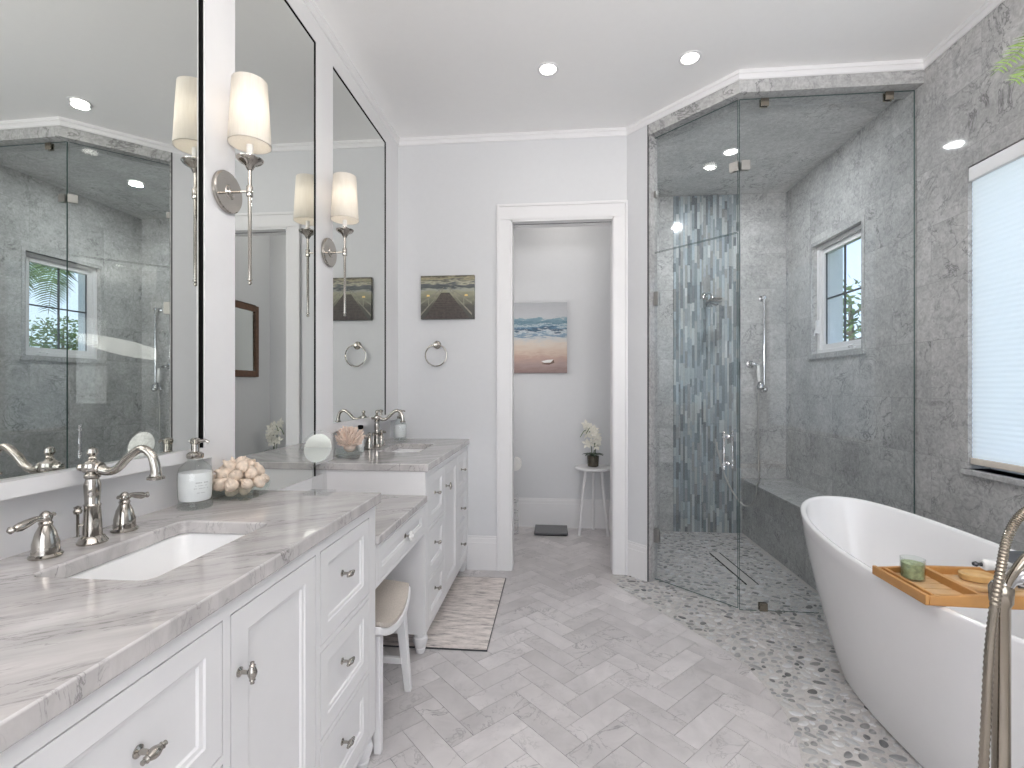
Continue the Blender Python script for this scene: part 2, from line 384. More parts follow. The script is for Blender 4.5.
# ------------------------------------------------------------------ ceiling, walls
struct(MB().box(-1.4, 2.2, -2.6, 4.6, CH, CH+.1).build('ceiling', M['ceil']))
HP = [(.604, 3.217), (1.026, 2.795), (XR, 2.795)]
struct(MB().prism([(.72, 3.32), (1.09, 2.947), (XR, 2.947), (XR, YS), (.60, YS), (.60, 3.34)], 2.965, 3.045).build('ceiling_shower', M['mTopLit']))
struct(MB().box(-1.3, XL, -2.6, YB, 0, CH).build('wall_left', M['trim']))
bw = MB(); bw.box(-1.3, -.31, YB, YB+.12, 0, CH); bw.box(.40, .486, YB, YB+.12, 0, CH); bw.box(-.31, .40, YB, YB+.12, 2.45, CH)
struct(bw.build('wall_back', M['wall']))
struct(MB().prism([(.486, YB), (.486, YB+.12), (.495, YB+.12), (.52, 3.46), (.635, 3.30), (.600, 3.221)], 0, CH).build('wall_diagonal', M['wall']))
# closet behind the doorway
cw = MB(); cw.box(-1.3, .62, YW, YW+.1, 0, CH); struct(cw.build('wall_closet_back', M['wall']))
struct(MB().box(.495, .59, YB+.12, YW, 0, CH).build('wall_closet_right', M['wall']))
struct(MB().box(-1.3, -1.15, YB+.12, YW, 0, CH).build('wall_closet_left', M['wall']))
# shower walls
struct(MB().box(.59, .66, 3.35, YS, 0, 2.965).build('wall_shower_left', M['mRight']))
sb = struct(MB().box(.59, 2.2, YS, YS+.12, 0, CH).build('wall_shower_back', M['mBack']))
def shade_(c): k = random.uniform(.76, 1.0); return tuple(v*k for v in c)
mo = MB(); x = 1.037
random.seed(11)
PAL = [(.30,.345,.365), (.24,.28,.30), (.36,.40,.42), (.42,.46,.475), (.31,.32,.32), (.50,.53,.54), (.40,.46,.50), (.21,.23,.245), (.44,.46,.455)]
while x < 1.60:
    cwid = random.choice((.0225, .0225, .015)); z = -random.random()*.12
    while z < 2.965:
        hh = random.choice((.075, .11, .15, .15, .20))
        z0, z1 = max(z, .004), min(z+hh, 2.963)
        if z1-z0 > .004: mo.box(x+.0007, x+cwid-.0007, YS-.009-random.random()*.003, YS+.002, z0+.0007, z1-.0007, 0, shade_(random.choice(PAL)))
        z += hh
    x += cwid
struct(mo.build('mosaic_tiles', M['mosaic'], sb, attr='tile', flat=True))
# right wall with two window openings
W1 = (1.0, 2.516, .885, 2.345); W2 = (3.325, 3.935, 1.535, 2.365); XO = XR+.2
rw = MB()
rw.box(XR, XO, -2.6, W1[0], 0, CH); rw.box(XR, XO, W1[1], W2[0], 0, CH); rw.box(XR, XO, W2[1], 4.6, 0, CH)
for a in (W1, W2): rw.box(XR, XO, a[0], a[1], 0, a[2]); rw.box(XR, XO, a[0], a[1], a[3], CH)
struct(rw.build('wall_right', M['mRight']))
# wall behind the photographer, with a wide opening
fw = MB(); fw.box(-1.4, -.9, -2.6, -2.5, 0, CH); fw.box(1.5, 2.2, -2.6, -2.5, 0, CH); fw.box(-.9, 1.5, -2.6, -2.5, 0, .7); fw.box(-.9, 1.5, -2.6, -2.5, 2.5, CH)
struct(fw.build('wall_front', M['wall']))
# marble header above the shower glass and the marble jamb beside the door
def offset_poly(p, d):
    # parallel copy of the header line, pushed into the shower by d
    u = c45*d
    return [(p[0][0]+u, p[0][1]+u), (p[1][0]+d*math.tan(PI/8), p[1][1]+d), (p[2][0], p[2][1]+d)]
struct(MB().prism(HP+offset_poly(HP, .15)[::-1], 2.93, CH-.002).build('trim_1', M['mTop']))
struct(MB().prism([(.606, 3.223), (.616, 3.213), (.675, 3.272), (.665, 3.282)], 0, 2.93).build('trim_2', M['mTop']))
struct(MB().prism([(.600, 3.2205), (.6055, 3.215), (.6085, 3.218), (.603, 3.2235)], 0, 3.0).build('trim_3', M['dark']))
# crown mouldings
def crown(path, side, closed=False):
    prof = [(0, 0), (.006, 0), (.009, .006), (.011, .028), (.016, .032), (.016, .05), (0, .05)]
    pts = [Vector((x, y)) for x, y in path]; n_ = len(pts); rings = []
    for i in range(n_):
        d0 = (pts[i]-pts[i-1]).normalized() if i else (pts[1]-pts[0]).normalized(); d1 = (pts[i+1]-pts[i]).normalized() if i < n_-1 else d0
        n0 = Vector((-d0.y, d0.x))*side; n1 = Vector((-d1.y, d1.x))*side; m_ = (n0+n1).normalized(); k = 1/max(.3, m_.dot(n1))
        rings.append([(pts[i].x+m_.x*k*a, pts[i].y+m_.y*k*a, 3.0+b) for a, b in prof])
    mb = MB(); vs = [v for r in rings for v in r]; q = len(prof)
    fs = [(i*q+j, i*q+(j+1) % q, (i+1)*q+(j+1) % q, (i+1)*q+j) for i in range(n_-1) for j in range(q)]+[tuple(range(q)), tuple((n_-1)*q+j for j in range(q))]
    return mb.add(vs, fs)
struct(crown([(XP, -2.5), (XP, YB), (.486, YB), (1.026, 2.795), (XR, 2.795), (XR, -2.5)], -1).build('trim_4', M['trim'], ang=20))
# baseboards
def baseb(mb, a, b, h=.235, t=.016):
    a, b = Vector(a), Vector(b); d = (b-a).normalized(); nrm = Vector((d.y, -d.x))
    for z0, z1, tt in ((0, h-.045, t), (h-.045, h-.015, t*.72), (h-.015, h, t*.42)):
        p = [a, b, b+nrm*tt, a+nrm*tt]; mb.prism([(q.x, q.y) for q in p], z0, z1)
    return mb
struct(baseb(MB(), (-.62, YB), (-.41, YB)).build('baseboard_back', M['trim']))
struct(baseb(MB(), (.492, 3.331), (.598, 3.225)).build('baseboard_diagonal', M['trim']))
cb = baseb(MB(), (-1.15, YW), (.495, YW), .26); baseb(cb, (.495, YW-.016), (.495, YB+.12), .26); struct(cb.build('baseboard_closet', M['trim']))
# doorway
dr = bpy.data.objects.new('door_1', None); COL.objects.link(dr); struct(dr)
def casing_profile(mb, x0, x1, z0, z1, y):
    mb.box(x0, x1, y-.018, y, z0, z1)
cs = MB(); cs.box(-.405, -.31, YB-.018, YB, 0, 2.445); cs.box(.395, .486, YB-.018, YB, 0, 2.445); cs.box(-.405, .486, YB-.018, YB, 2.445, 2.545)
cs.box(-.410, -.392, YB-.026, YB, 0, 2.55); cs.box(.473, .489, YB-.026, YB, 0, 2.55); cs.box(-.392, .473, YB-.026, YB, 2.532, 2.55)
struct(cs.build('casing', M['trim'], dr, bev=.003))
jb = MB(); jb.box(-.318, -.300, YB-.012, YB+.13, 0, 2.445); jb.box(.388, .402, YB-.012, YB+.13, 0, 2.445); jb.box(-.318, .402, YB-.012, YB+.045, 2.43, 2.452); jb.box(-.318, .402, YB+.075, YB+.13, 2.43, 2.452)
struct(jb.build('jamb', M['trim'], dr))
struct(MB().box(-.30, .388, YB+.045, YB+.075, 2.436, 2.45).build('track', M['dark'], dr))

# ------------------------------------------------------------------ mirror panelling and mirrors
MY = [(.30, 1.445, 1.085, 2.905), (1.589, 2.165, .86, 2.90), (2.333, 3.10, 1.095, 2.905)]
pn = MB(); XB = XL
ys = [-.4]+[v for a in MY for v in a[:2]]+[YB]
for i in range(0, len(ys), 2):
    pass
    if i == 2: pn.box(XB, XP, ys[i], ys[i+1], 1.05, 3.0); pn.box(XB, XP, 1.475, ys[i+1], CZ+.0005, 1.05)
    elif i == 4: pn.box(XB, XP, ys[i], ys[i+1], 1.05, 3.0); pn.box(XB, XP, 2.165, ys[i+1], CZ+.0005, 1.05)
    else: pn.box(XB, XP, ys[i], ys[i+1], 1.05, 3.0)
for a in MY:
    pn.box(XB, XP, a[0], a[1], a[3], 3.0)
    if a[2] > 1: pn.box(XB, XP, a[0], a[1], 1.05, a[2])
pn.box(XB, XP, 1.6235, 2.2238, MZ+.0005, MY[1][2]); pn.box(XB, XP, MY[1][0], 1.6235, CZ+.0005, CZ+.001)
struct(pn.build('trim_5', M['trim']))
MN = ['large wall mirror nearest the camera, above the faucet and soap dispenser', 'tall narrow mirror between the two nickel sconces, over the make-up counter', 'wall mirror farthest along the left wall, over the second sink']
for a, lab in zip(MY, MN):
    t = thing('wall_mirror', lab, 'mirror', (XP-.015, (a[0]+a[1])/2, a[2]), 'mirrors along the vanity wall')
    near = a is MY[0]
    k = .0185 if near else 0        # the near glass sits a hair out of parallel with the wall
    dpt = .022 if near else .007
    xf = lambda y: XP-dpt+k*(y-1.0)
    MB().prism([(XP-.050, a[0]+.0005), (xf(a[0]), a[0]+.0005), (xf(a[1]), a[1]-.0005), (XP-.050, a[1]-.0005)], a[2]+.0005, a[3]-.0005).build('mirror_glass', M['mirror'], t, flat=True)
    e = MB(); q = .0025 if near else .0035; x0, x1 = xf(a[1])+.0002, XP-(.006 if near else .003)
    e.box(x0, x1, a[1]-q, a[1]-.0004, a[2]+.0004, a[3]-.0004)
    if not near: e.box(x0, x1, a[0]+.0004, a[1]-q, a[3]-q, a[3]-.0004)
    e.build('edge_trim', M['black'], t, flat=True)

# ------------------------------------------------------------------ vanities
XF = -.617       # cabinet face
def front(mb, y0, y1, z0, z1, fr=.045, X=XF):
    R = [(0, -.02), (0, 0), (fr, 0), (fr+.003, -.003), (fr+.010, -.0045), (fr+.013, -.009)]
    vs = []; fs = []
    for i, (d, dx) in enumerate(R): vs += [(X+dx, y0+d, z0+d), (X+dx, y1-d, z0+d), (X+dx, y1-d, z1-d), (X+dx, y0+d, z1-d)]
    for i in range(len(R)-1):
        for k in range(4): fs.append((i*4+k, i*4+(k+1) % 4, (i+1)*4+(k+1) % 4, (i+1)*4+k))
    k = (len(R)-1)*4; fs += [(k, k+1, k+2, k+3), (3, 2, 1, 0)]
    return mb.add(vs, fs)
def knob(parent, y, z, vert=False, X=XF-.009, mat='nickel'):
    mb = MB(); mb.lathe([(.0095, 0), (.0095, .002), (.0045, .005), (.004, .018), (.007, .023)], (X, y, z), (1, 0, 0), 14)
    ax = (0, 0, 1) if vert else (0, 1, 0); c = Vector((X+.027, y, z))-Vector(ax)*.022
    mb.lathe([(0, 0), (.004, .001), (.0035, .005), (.006, .0075), (.0052, .010), (.0085, .018), (.0092, .022), (.0085, .026), (.0052, .034), (.006, .0365), (.0035, .039), (.004, .043), (0, .044)], c, ax, 14)
    return mb.build('knob', M[mat], parent)
def bunfoot(mb, x, y, h):
    k = h/.13
    return mb.lathe([(.019, 0), (.022, .008*k), (.026, .030*k), (.024, .036*k), (.032, .060*k), (.037, .080*k), (.034, .098*k), (.026, .106*k), (.031, .112*k), (.031, .13*k)], (x, y, 0), seg=20)
def vanity(y0, y1, cols, label):
    t = thing('vanity_cabinet', label, 'cabinet', (-.9, (y0+y1)/2, 0), 'white vanity cabinets')
    zb, zt = .10, CZ-.035
    b = MB()
    # carcass: sides, floor, back (open behind the fronts and under the sink)
    b.box(XL+.004, XF-.022, y0, y0+.02, zb, zt); b.box(XL+.004, XF-.022, y1-.02, y1, zb, zt); b.box(XL+.004, XF-.022, y0+.02, y1-.02, zb, zb+.02); b.box(XL+.004, XL+.02, y0+.02, y1-.02, zb+.02, zt)
    b.box(XF-.022-.03, XF-.022, y0+.02, y1-.02, zt-.03, zt)
    b.build('carcass', M['cab'], t)
    f = MB(); lo, hi = .118, .846
    f.box(XF-.022, XF, y0, y1, zb, lo); f.box(XF-.022, XF, y0, y1, hi, zt)
    edges = [y0]+[v for c in cols for v in c[:2]]+[y1]
    for i in range(0, len(edges), 2): f.box(XF-.022, XF, edges[i], edges[i+1], lo, hi)
    bays = [(.594, .846), (.345, .578), (.118, .329)]
    for c in cols:
        if c[2] == 'drawers':
            f.box(XF-.022, XF, c[0], c[1], .578, .594); f.box(XF-.022, XF, c[0], c[1], .329, .345)
    f.build('face_frame', M['cab'], t)
    gp = .0028
    for c in cols:
        if c[2] == 'drawers':
            for z0, z1 in bays:
                d = front(MB(), c[0]+gp, c[1]-gp, z0+gp, z1-gp, .042).build('drawer', M['cab'], t, ang=25)
                knob(d, c[3], (z0+z1)/2+.012)
        else:
            d = front(MB(), c[0]+gp, c[1]-gp, lo+gp, hi-gp, .05).build('door', M['cab'], t, ang=25)
            knob(d, c[3], .722, True, XF)
    for x in (XF-.034, XL+.05):
        for y in (y0+.034, y1-.034):
            bunfoot(MB(), x, y, .10).build('leg', M['cab'], t)
    return t
def counter(y0, y1, hole, label, x1=-.603):
    zt, zb = CZ, CZ-.035; x0 = XL+.001
    hx0, hx1, hy0, hy1 = hole; r = .022
    inn = []
    for cx, cy, a0 in ((hx1-r, hy1-r, 0), (hx0+r, hy1-r, 90), (hx0+r, hy0+r, 180), (hx1-r, hy0+r, 270)):
        for k in range(7):
            a = math.radians(a0+90*k/6); inn.append((cx+r*math.cos(a), cy+r*math.sin(a)))
    # outer ring with the same number of points, from casting each inner point outwards to the rectangle
    out = []
    cor = [(x1, y1), (x0, y1), (x0, y0), (x1, y0)]
    for q in range(4):
        cx, cy = cor[q]
        nx, ny = cor[(q+1) % 4]
        px_, py_ = cor[q-1]
        for k in range(7):
            p = inn[q*7+k]
            if k == 3: out.append((cx, cy))
            else:
                horiz = (k < 3) == (q % 2 == 0)
                out.append((cx, p[1]) if horiz else (p[0], cy))
    mb = MB(); n_ = 28
    vs = [(*p, zt) for p in out]+[(*p, zt) for p in inn]+[(*p, zb) for p in inn]+[(*p, zb) for p in out]
    fs = []
    for L in range(3):
        for k in range(n_): fs.append((L*n_+k, L*n_+(k+1) % n_, (L+1)*n_+(k+1) % n_, (L+1)*n_+k))
    for k in range(n_): fs.append((3*n_+k, 3*n_+(k+1) % n_, (k+1) % n_, k))
    mb.add(vs, fs)
    o = mb.build('countertop', M['counter'], bev=.004, ang=30)
    return tag(o, label, 'countertop', 'marble countertops')
def sink(hole, label):
    hx0, hx1, hy0, hy1 = hole; mb = MB(); zt = CZ-.0355
    def ring(x0, x1, y0, y1, r, z):
        o = []
        for cx, cy, a0 in ((x1-r, y1-r, 0), (x0+r, y1-r, 90), (x0+r, y0+r, 180), (x1-r, y0+r, 270)):
            for k in range(6):
                a = math.radians(a0+90*k/5); o.append((cx+r*math.cos(a), cy+r*math.sin(a), z))
        return o
    e = .006
    rings = [ring(hx0-.025, hx1+.025, hy0-.025, hy1+.025, .03, zt-.012), ring(hx0-.025, hx1+.025, hy0-.025, hy1+.025, .03, zt), ring(hx0-e, hx1+e, hy0-e, hy1+e, .028, zt), ring(hx0-.001, hx1+.001, hy0-.001, hy1+.001, .03, zt-.008),
             ring(hx0+.006, hx1-.006, hy0+.008, hy1-.008, .035, zt-.09), ring(hx0+.018, hx1-.018, hy0+.025, hy1-.025, .04, zt-.13), ring(hx0+.05, hx1-.05, hy0+.07, hy1-.07, .04, zt-.142)]
    vs = [v for r in rings for v in r]; q = len(rings[0])
    fs = [(L*q+k, L*q+(k+1) % q, (L+1)*q+(k+1) % q, (L+1)*q+k) for L in range(len(rings)-1) for k in range(q)]
    fs.append(tuple((len(rings)-1)*q+k for k in range(q)))
    cx, cy = (hx0+hx1)/2, (hy0+hy1)/2
    t = thing('sink', label, 'sink', (cx, cy, zt-.142), 'undermount sinks')
    mb.add(vs, fs).build('basin', M['ceramic'], t, ang=50)
    MB().lathe([(0, .0), (.022, .0), (.024, .003), (.016, .004), (.014, .001), (0, .001)], (cx, cy, zt-.1405)).build('drain', M['nickel'], t)
H1 = (-1.018, -.768, .843, 1.228); H2 = (-1.01, -.775, 2.64, 3.03)
vanity(.43, 1.60, [(.495, .842, 'drawers', .668), (.862, 1.190, 'door', .888), (1.212, 1.545, 'drawers', 1.362)], 'white shaker vanity nearest the camera, under the marble top with the large faucet')
vanity(2.236, YB-.004, [(2.295, 2.615, 'drawers', 2.452), (2.635, 2.985, 'door', 2.668), (3.005, 3.295, 'drawers', 3.15)], 'white shaker vanity standing against the far wall beside the striped rug')
counter(.40, 1.622, H1, 'polished grey-veined marble countertop nearest the camera, holding the seashell dish')
counter(2.225, YB-.001, H2, 'marble countertop of the far vanity, holding the pink coral')
sink(H1, 'white rectangular undermount sink nearest the camera')
sink(H2, 'white undermount sink in the far countertop')
# make-up counter between them
t = thing('makeup_table', 'low white make-up counter with one drawer and knee space between the two vanities', 'table', (-.9, 1.93, .58))
ap = MB(); ap.box(XF-.02, XF, 1.602, 2.2355, .585, .600); ap.box(XF-.02, XF, 1.602, 2.2355, MZ-.045, MZ-.031); ap.box(XF-.02, XF, 1.602, 1.625, .6, MZ-.045); ap.box(XF-.02, XF, 2.215, 2.2355, .6, MZ-.045); ap.box(XL+.02, XF-.02, 1.602, 1.615, .585, MZ-.031); ap.box(XL+.02, XF-.02, 2.225, 2.2355, .585, MZ-.031); ap.box(XL+.02, XF-.02, 1.615, 2.225, .585, .592)
ap.build('apron', M['cab'], t)
d = front(MB(), 1.627, 2.213, .602, MZ-.047, .035).build('drawer', M['cab'], t, ang=25)
kb = MB(); kx = XF-.011
kb.lathe([(.011, 0), (.011, .003), (.005, .006), (.005, .016), (.010, .018)], (kx, 1.956, .658), (1, 0, 0), 14); kb.build('knob', M['nickel'], d)
kg = MB()
for k in range(8):
    a = 2*PI*k/8; kg.ball((kx+.028, 1.956+.014*math.cos(a), .658+.014*math.sin(a)), .0085, sc=(.8, 1, 1), seg=10)
kg.ball((kx+.03, 1.956, .658), .011); 
o = kg.build('crystal', M['porcelain'], d)
o = MB().box(XL+.001, -.606, 1.606, 2.2355, MZ-.03, MZ).build('countertop', M['counter'], bev=.004); tag(o, 'low marble countertop of the make-up table, a step below its neighbours', 'countertop', 'marble countertops')

# ------------------------------------------------------------------ faucets
def faucet(yc, label):
    xc = -1.085; z = CZ+.0004
    t = thing('faucet', label, 'faucet', (xc, yc, z), 'widespread faucets')
    b = MB(); b.lathe([(.029, 0), (.030, .004), (.026, .010), (.024, .014), (.019, .018), (.0175, .05), (.0155, .085), (.017, .089), (.0145, .093), (.0155, .115), (.0165, .135), (.013, .150), (.016, .154), (.016, .159), (.013, .163), (.019, .168), (.021, .176), (.019, .186), (.013, .191), (.0075, .195), (.009, .199), (.006, .203), (.0115, .211), (.0095, .220), (0, .226)], (xc, yc, z))
    b.build('body', M['nickel'], t)
    s = MB(); pts = spline([(xc+.012, yc, z+.176), (xc+.04, yc, z+.168), (xc+.065, yc, z+.176), (xc+.095, yc, z+.205), (xc+.125, yc, z+.222), (xc+.150, yc, z+.208), (xc+.160, yc, z+.178), (xc+.161, yc, z+.160)], 6)
    rs = [.0115-.002*min(1, i/10)+(.002*max(0, (i-30)/12)) for i in range(len(pts))]
    s.tube(pts, rs, 14); s.lathe([(.012, 0), (.018, .002), (.018, .007), (.013, .010), (.012, .014)], (xc+.161, yc, z+.150), seg=18)
    s.lathe([(.013, 0), (.015, .003), (.013, .006)], (xc+.018, yc, z+.1745), (1, 0, 0), 16)
    s.lathe([(.0, .0), (.008, .003), (.009, .008), (.006, .012), (.010, .018), (.007, .022)], (xc-.036, yc, z+.176), (1, 0, 0), 14)
    s.build('spout', M['nickel'], t)
    r = MB(); r.tube([(xc-.014, yc-.022, z+.02), (xc-.014, yc-.022, z+.075)], .003, 8); r.lathe([(0, .0), (.007, .003), (.009, .009), (.006, .014), (.008, .018), (0, .022)], (xc-.014, yc-.022, z+.07), seg=12); r.tube([(xc-.014, yc-.022, z+.045), (xc, yc, z+.045)], .0035, 8)
    r.build('lift_rod', M['nickel'], t)
    for sgn in (-1, 1):
        y = yc+sgn*.095; h = MB()
        h.lathe([(.028, 0), (.029, .004), (.024, .008), (.0235, .014), (.023, .03), (.018, .052), (.011, .068), (.0125, .073), (.010, .077), (.012, .084), (.010, .092), (.005, .097), (0, .099)], (xc-.01, y, z), seg=20)
        hb_ = h.build('handle', M['nickel'], t)
        l = MB(); p0 = (xc-.01, y, z+.083)
        l.tube([p0, (xc-.01, y+sgn*.02, z+.086), (xc-.01, y+sgn*.035, z+.082), (xc-.01, y+sgn*.050, z+.078), (xc-.01, y+sgn*.058, z+.077), (xc-.01, y+sgn*.061, z+.0765), (xc-.01, y+sgn*.068, z+.076), (xc-.01, y+sgn*.073, z+.076)],
               [.0075, .006, .0085, .0095, .0075, .0055, .008, .003], 12)
        l.tube([p0, (xc-.01, y-sgn*.012, z+.086), (xc-.01, y-sgn*.018, z+.088)], [.006, .004, .005], 10)
        l.build('lever', M['nickel'], hb_)
faucet(1.035, 'polished nickel gooseneck faucet nearest the camera with two lever handles')
faucet(2.84, 'polished nickel faucet at the far sink beneath the third mirror')

# ------------------------------------------------------------------ counter-top things
def dispenser(x, y, label, sc=1.0):
    z = CZ+.0004
    t = thing('soap_dispenser', label, 'soap dispenser', (x, y, z), 'glass soap dispensers')
    g_ = MB(); k = sc
    g_.lathe([(.046*k, 0), (.049*k, .004), (.049*k, .012), (.045*k, .022), (.0475*k, .04), (.0490*k, .075), (.0485*k, .105), (.044*k, .122), (.030*k, .137), (.021*k, .143), (.021*k, .152)], (x, y, z), seg=32)
    g_.build('bottle', M['clear'], t, ang=50)
    i_ = MB().lathe([(.040*k, .024), (.0445*k, .03), (.0465*k, .075), (.0462*k, .100), (.0452*k, .108), (0, .109)], (x, y, z), seg=32).build('soap', M['soap'], t, ang=50)
    # printed lettering block on the front of the label
    L = MB()
    for r_, (zz, a) in enumerate(((.079, .42), (.071, .34), (.063, .42), (.050, .25))):
        n_ = 9
        for q in range(n_):
            if (q*7+r_*3) % 5 == 0: continue
            a0 = -.55-a/1+q*2*a/n_; a1 = a0+1.3*a/n_; hgt = .0035 if r_ == 0 else .002
            vs = []
            for aa in (a0, a1):
                for dz in (0, hgt): vs.append((x+.0497*k*math.cos(aa), y+.0497*k*math.sin(aa), z+zz+dz))
            L.add(vs, [(0, 2, 3, 1)])
    L.build('label_print', M['ink'], t, flat=True)
    p = MB(); p.lathe([(.022*k, .150), (.024*k, .153), (.024*k, .163), (.018*k, .168), (.012*k, .170), (.011*k, .192), (.014*k, .195), (.014*k, .207), (.008*k, .211), (0, .212)], (x, y, z), seg=20)
    p.tube([(x+.006, y, z+.201), (x+.03*k, y+.006, z+.203), (x+.040*k, y+.008, z+.197)], [.006, .005, .004], 10)
    p.tube([(x-.006, y, z+.201), (x-.02*k, y-.004, z+.202)], [.005, .003], 10)
    p.build('pump', M['nickel'], t)
dispenser(-1.09, 1.365, 'glass soap dispenser with nickel pump standing beside the seashell dish', .95)
dispenser(-1.06, 3.20, 'glass soap dispenser at the far sink beside the end wall', .86)
# seashell dish
def glass_dish(x, y, s, h, label):
    z = CZ+.0004; t = MB()
    a, b, th = s, s*1.18, .006
    def ring(k, zz): return [(x-a*k, y-a*k, z+zz), (x+a*k, y-a*k, z+zz), (x+a*k, y+a*k, z+zz), (x-a*k, y+a*k, z+zz)]
    R = [ring(1, 0), ring(1.02, .004), ring(1.15, h), ring(1.08, h), ring(.95, .012)]
    vs = [v for r in R for v in r]; fs = [(0, 1, 2, 3)]+[(L*4+k, L*4+(k+1) % 4, L*4+4+(k+1) % 4, L*4+4+k) for L in range(4) for k in range(4)]+[(16, 17, 18, 19)]
    o = t.add(vs, fs).build('glass_dish', M['clear'], bev=.003); return tag(o, label, 'dish')
SX, SY = -1.045, 1.51
glass_dish(SX, SY, .058, .042, 'square clear glass dish heaped with cream seashells')
def shell_mesh():
    mb = MB(); seg = 26; n_ = 8; vs = []; fs = []
    for i in range(n_+1):
        p = PI*i/n_
        for k in range(seg):
            t_ = 2*PI*k/seg; r = math.sin(p)*(1+.09*(1 if k % 2 else -1)*math.sin(p)); 
            vs.append((.0215*r*math.cos(t_), .0175*r*math.sin(t_), .0205*math.cos(p)*(1.0 if i < n_/2 else .8)-.004*math.sin(p)**2))
    for i in range(n_):
        for k in range(seg): fs.append((i*seg+k, (i+1)*seg+k, (i+1)*seg+(k+1) % seg, i*seg+(k+1) % seg))
    mb.add(vs, fs); mb.tube([(0, 0, .016), (.002, 0, .024), (.007, 0, .0265)], [.008, .005, .002], 8)
    return mb.build('seashell', M['shell'], ang=70)
sh0 = shell_mesh(); tag(sh0, 'small ribbed cream seashell heaped in the square glass dish', 'seashell', 'seashells heaped in the glass dish')
random.seed(3); first = True
def put_shell(x, y, z, first):
    o = sh0 if first else sh0.copy()
    if not first: COL.objects.link(o)
    s = random.uniform(.9, 1.15); o.scale = (s, s, s*random.uniform(.9, 1.15)); o.location = (x, y, z)
    o.rotation_euler = (random.uniform(-.9, .9), random.uniform(-.9, .9), random.uniform(0, 6.3))
for cnt, rad, zz in ((4, .026, .030), (9, .066, .053), (1, 0, .062), (7, .052, .083), (5, .030, .106), (1, 0, .118)):
    for k in range(cnt):
        a = 2*PI*k/cnt+zz*40
        put_shell(SX+rad*math.cos(a)+random.uniform(-.003, .003), SY+rad*1.05*math.sin(a)+random.uniform(-.003, .003), CZ+zz, first); first = False
# coral in its dish
CX, CY = -1.066, 2.41
glass_dish(CX, CY, .048, .05, 'square clear glass dish holding the pink coral')
random.seed(8)
co = MB(); co.ball((CX, CY, CZ+.058), .032, sc=(1, 1, 1))
for k in range(120):
    zz = 1-(k+.5)/120*1.55; a = k*2.39996; rr = math.sqrt(max(0, 1-zz*zz)); d_ = Vector((rr*math.cos(a), rr*math.sin(a), zz*.9+.15))
    L = random.uniform(.036, .050) if zz > 0 else random.uniform(.026, .038)
    p0 = Vector((CX, CY, CZ+.074))+d_*.022; p1 = p0+d_*L*.6+Vector((random.uniform(-.006, .006), random.uniform(-.006, .006), .004)); p2 = p1+d_*L*.5+Vector((random.uniform(-.008, .008), random.uniform(-.008, .008), .010))
    co.tube([p0, p1, p2], [.008, .0062, .0042], 7); co.ball(p2, .0046, seg=7)
tag(co.build('coral', M['coral'], ang=70), 'branching cream-pink coral in a glass dish on the far countertop', 'coral')
t = thing('bottle', 'slim white bottle with black cap half hidden behind the pink coral', 'bottle', (-1.100, 2.63, CZ+.0004))
MB().lathe([(.016, 0), (.017, .004), (.017, .09), (.008, .11), (.007, .125)], (-1.100, 2.63, CZ+.0004), seg=18).build('body', M['soap'], t)
MB().lathe([(.009, .1255), (.015, .132), (.015, .146), (.010, .15)], (-1.100, 2.63, CZ+.0004), seg=18).build('cap', M['black'], t)
# round acrylic make-up mirror
ax, ay = -.803, 1.572; az = CZ+.0004
t = thing('makeup_mirror', 'small round make-up mirror on clear acrylic stand at the end of the near countertop', 'mirror', (ax, ay, az))
MB().box(ax-.045, ax+.045, ay-.028, ay+.032, az, az+.010).build('base', M['acrylic'], t, bev=.003)
MB().add([(ax-.026, ay-.004, az+.0102), (ax+.026, ay-.004, az+.0102), (ax+.026, ay+.004, az+.0102), (ax-.026, ay+.004, az+.0102), (ax-.022, ay-.004, az+.11), (ax+.022, ay-.004, az+.11), (ax+.022, ay+.004, az+.11), (ax-.022, ay+.004, az+.11)], [(0,3,2,1),(4,5,6,7),(0,1,5,4),(1,2,6,5),(2,3,7,6),(3,0,4,7)]).build('stand', M['acrylic'], t)
nd = Vector((-.05, -1, .30)).normalized(); dc = Vector((ax, ay-.006, az+.157))
MB().lathe([(.030, -.004), (.061, -.004), (.063, 0), (.061, .004), (.050, .004)], dc, nd, 40).build('rim', M['acrylic'], t)
MB().lathe([(0, .0045), (.049, .0045), (.049, .0058), (0, .0058)], dc, nd, 40).build('mirror_face', M['mirror'], t)

# ------------------------------------------------------------------ sconces
def shade_mat():
    m, nt, b, L = newmat('lamp_shade_linen')
    tc = nt.nodes.new('ShaderNodeTexCoord'); n = nt.nodes.new('ShaderNodeTexNoise'); mp = nt.nodes.new('ShaderNodeMapping'); mp.inputs['Scale'].default_value = (1, 1, .02)
    L(tc.outputs['Object'], mp.inputs[0]); L(mp.outputs[0], n.inputs['Vector']); n.inputs['Scale'].default_value = 220
    r = nt.nodes.new('ShaderNodeValToRGB'); L(n.outputs[0], r.inputs[0]); r.color_ramp.elements[0].color = (.74, .71, .66, 1); r.color_ramp.elements[1].color = (.86, .84, .80, 1)
    tr = nt.nodes.new('ShaderNodeBsdfTranslucent'); df = nt.nodes.new('ShaderNodeBsdfDiffuse'); mx = nt.nodes.new('ShaderNodeMixShader'); mx.inputs[0].default_value = .45
    L(r.outputs[0], tr.inputs[0]); L(r.outputs[0], df.inputs[0]); L(df.outputs[0], mx.inputs[1]); L(tr.outputs[0], mx.inputs[2]); L(mx.outputs[0], nt.nodes['Material Output'].inputs[0])
    nt.nodes.remove(b); return m
M['shade'] = shade_mat()
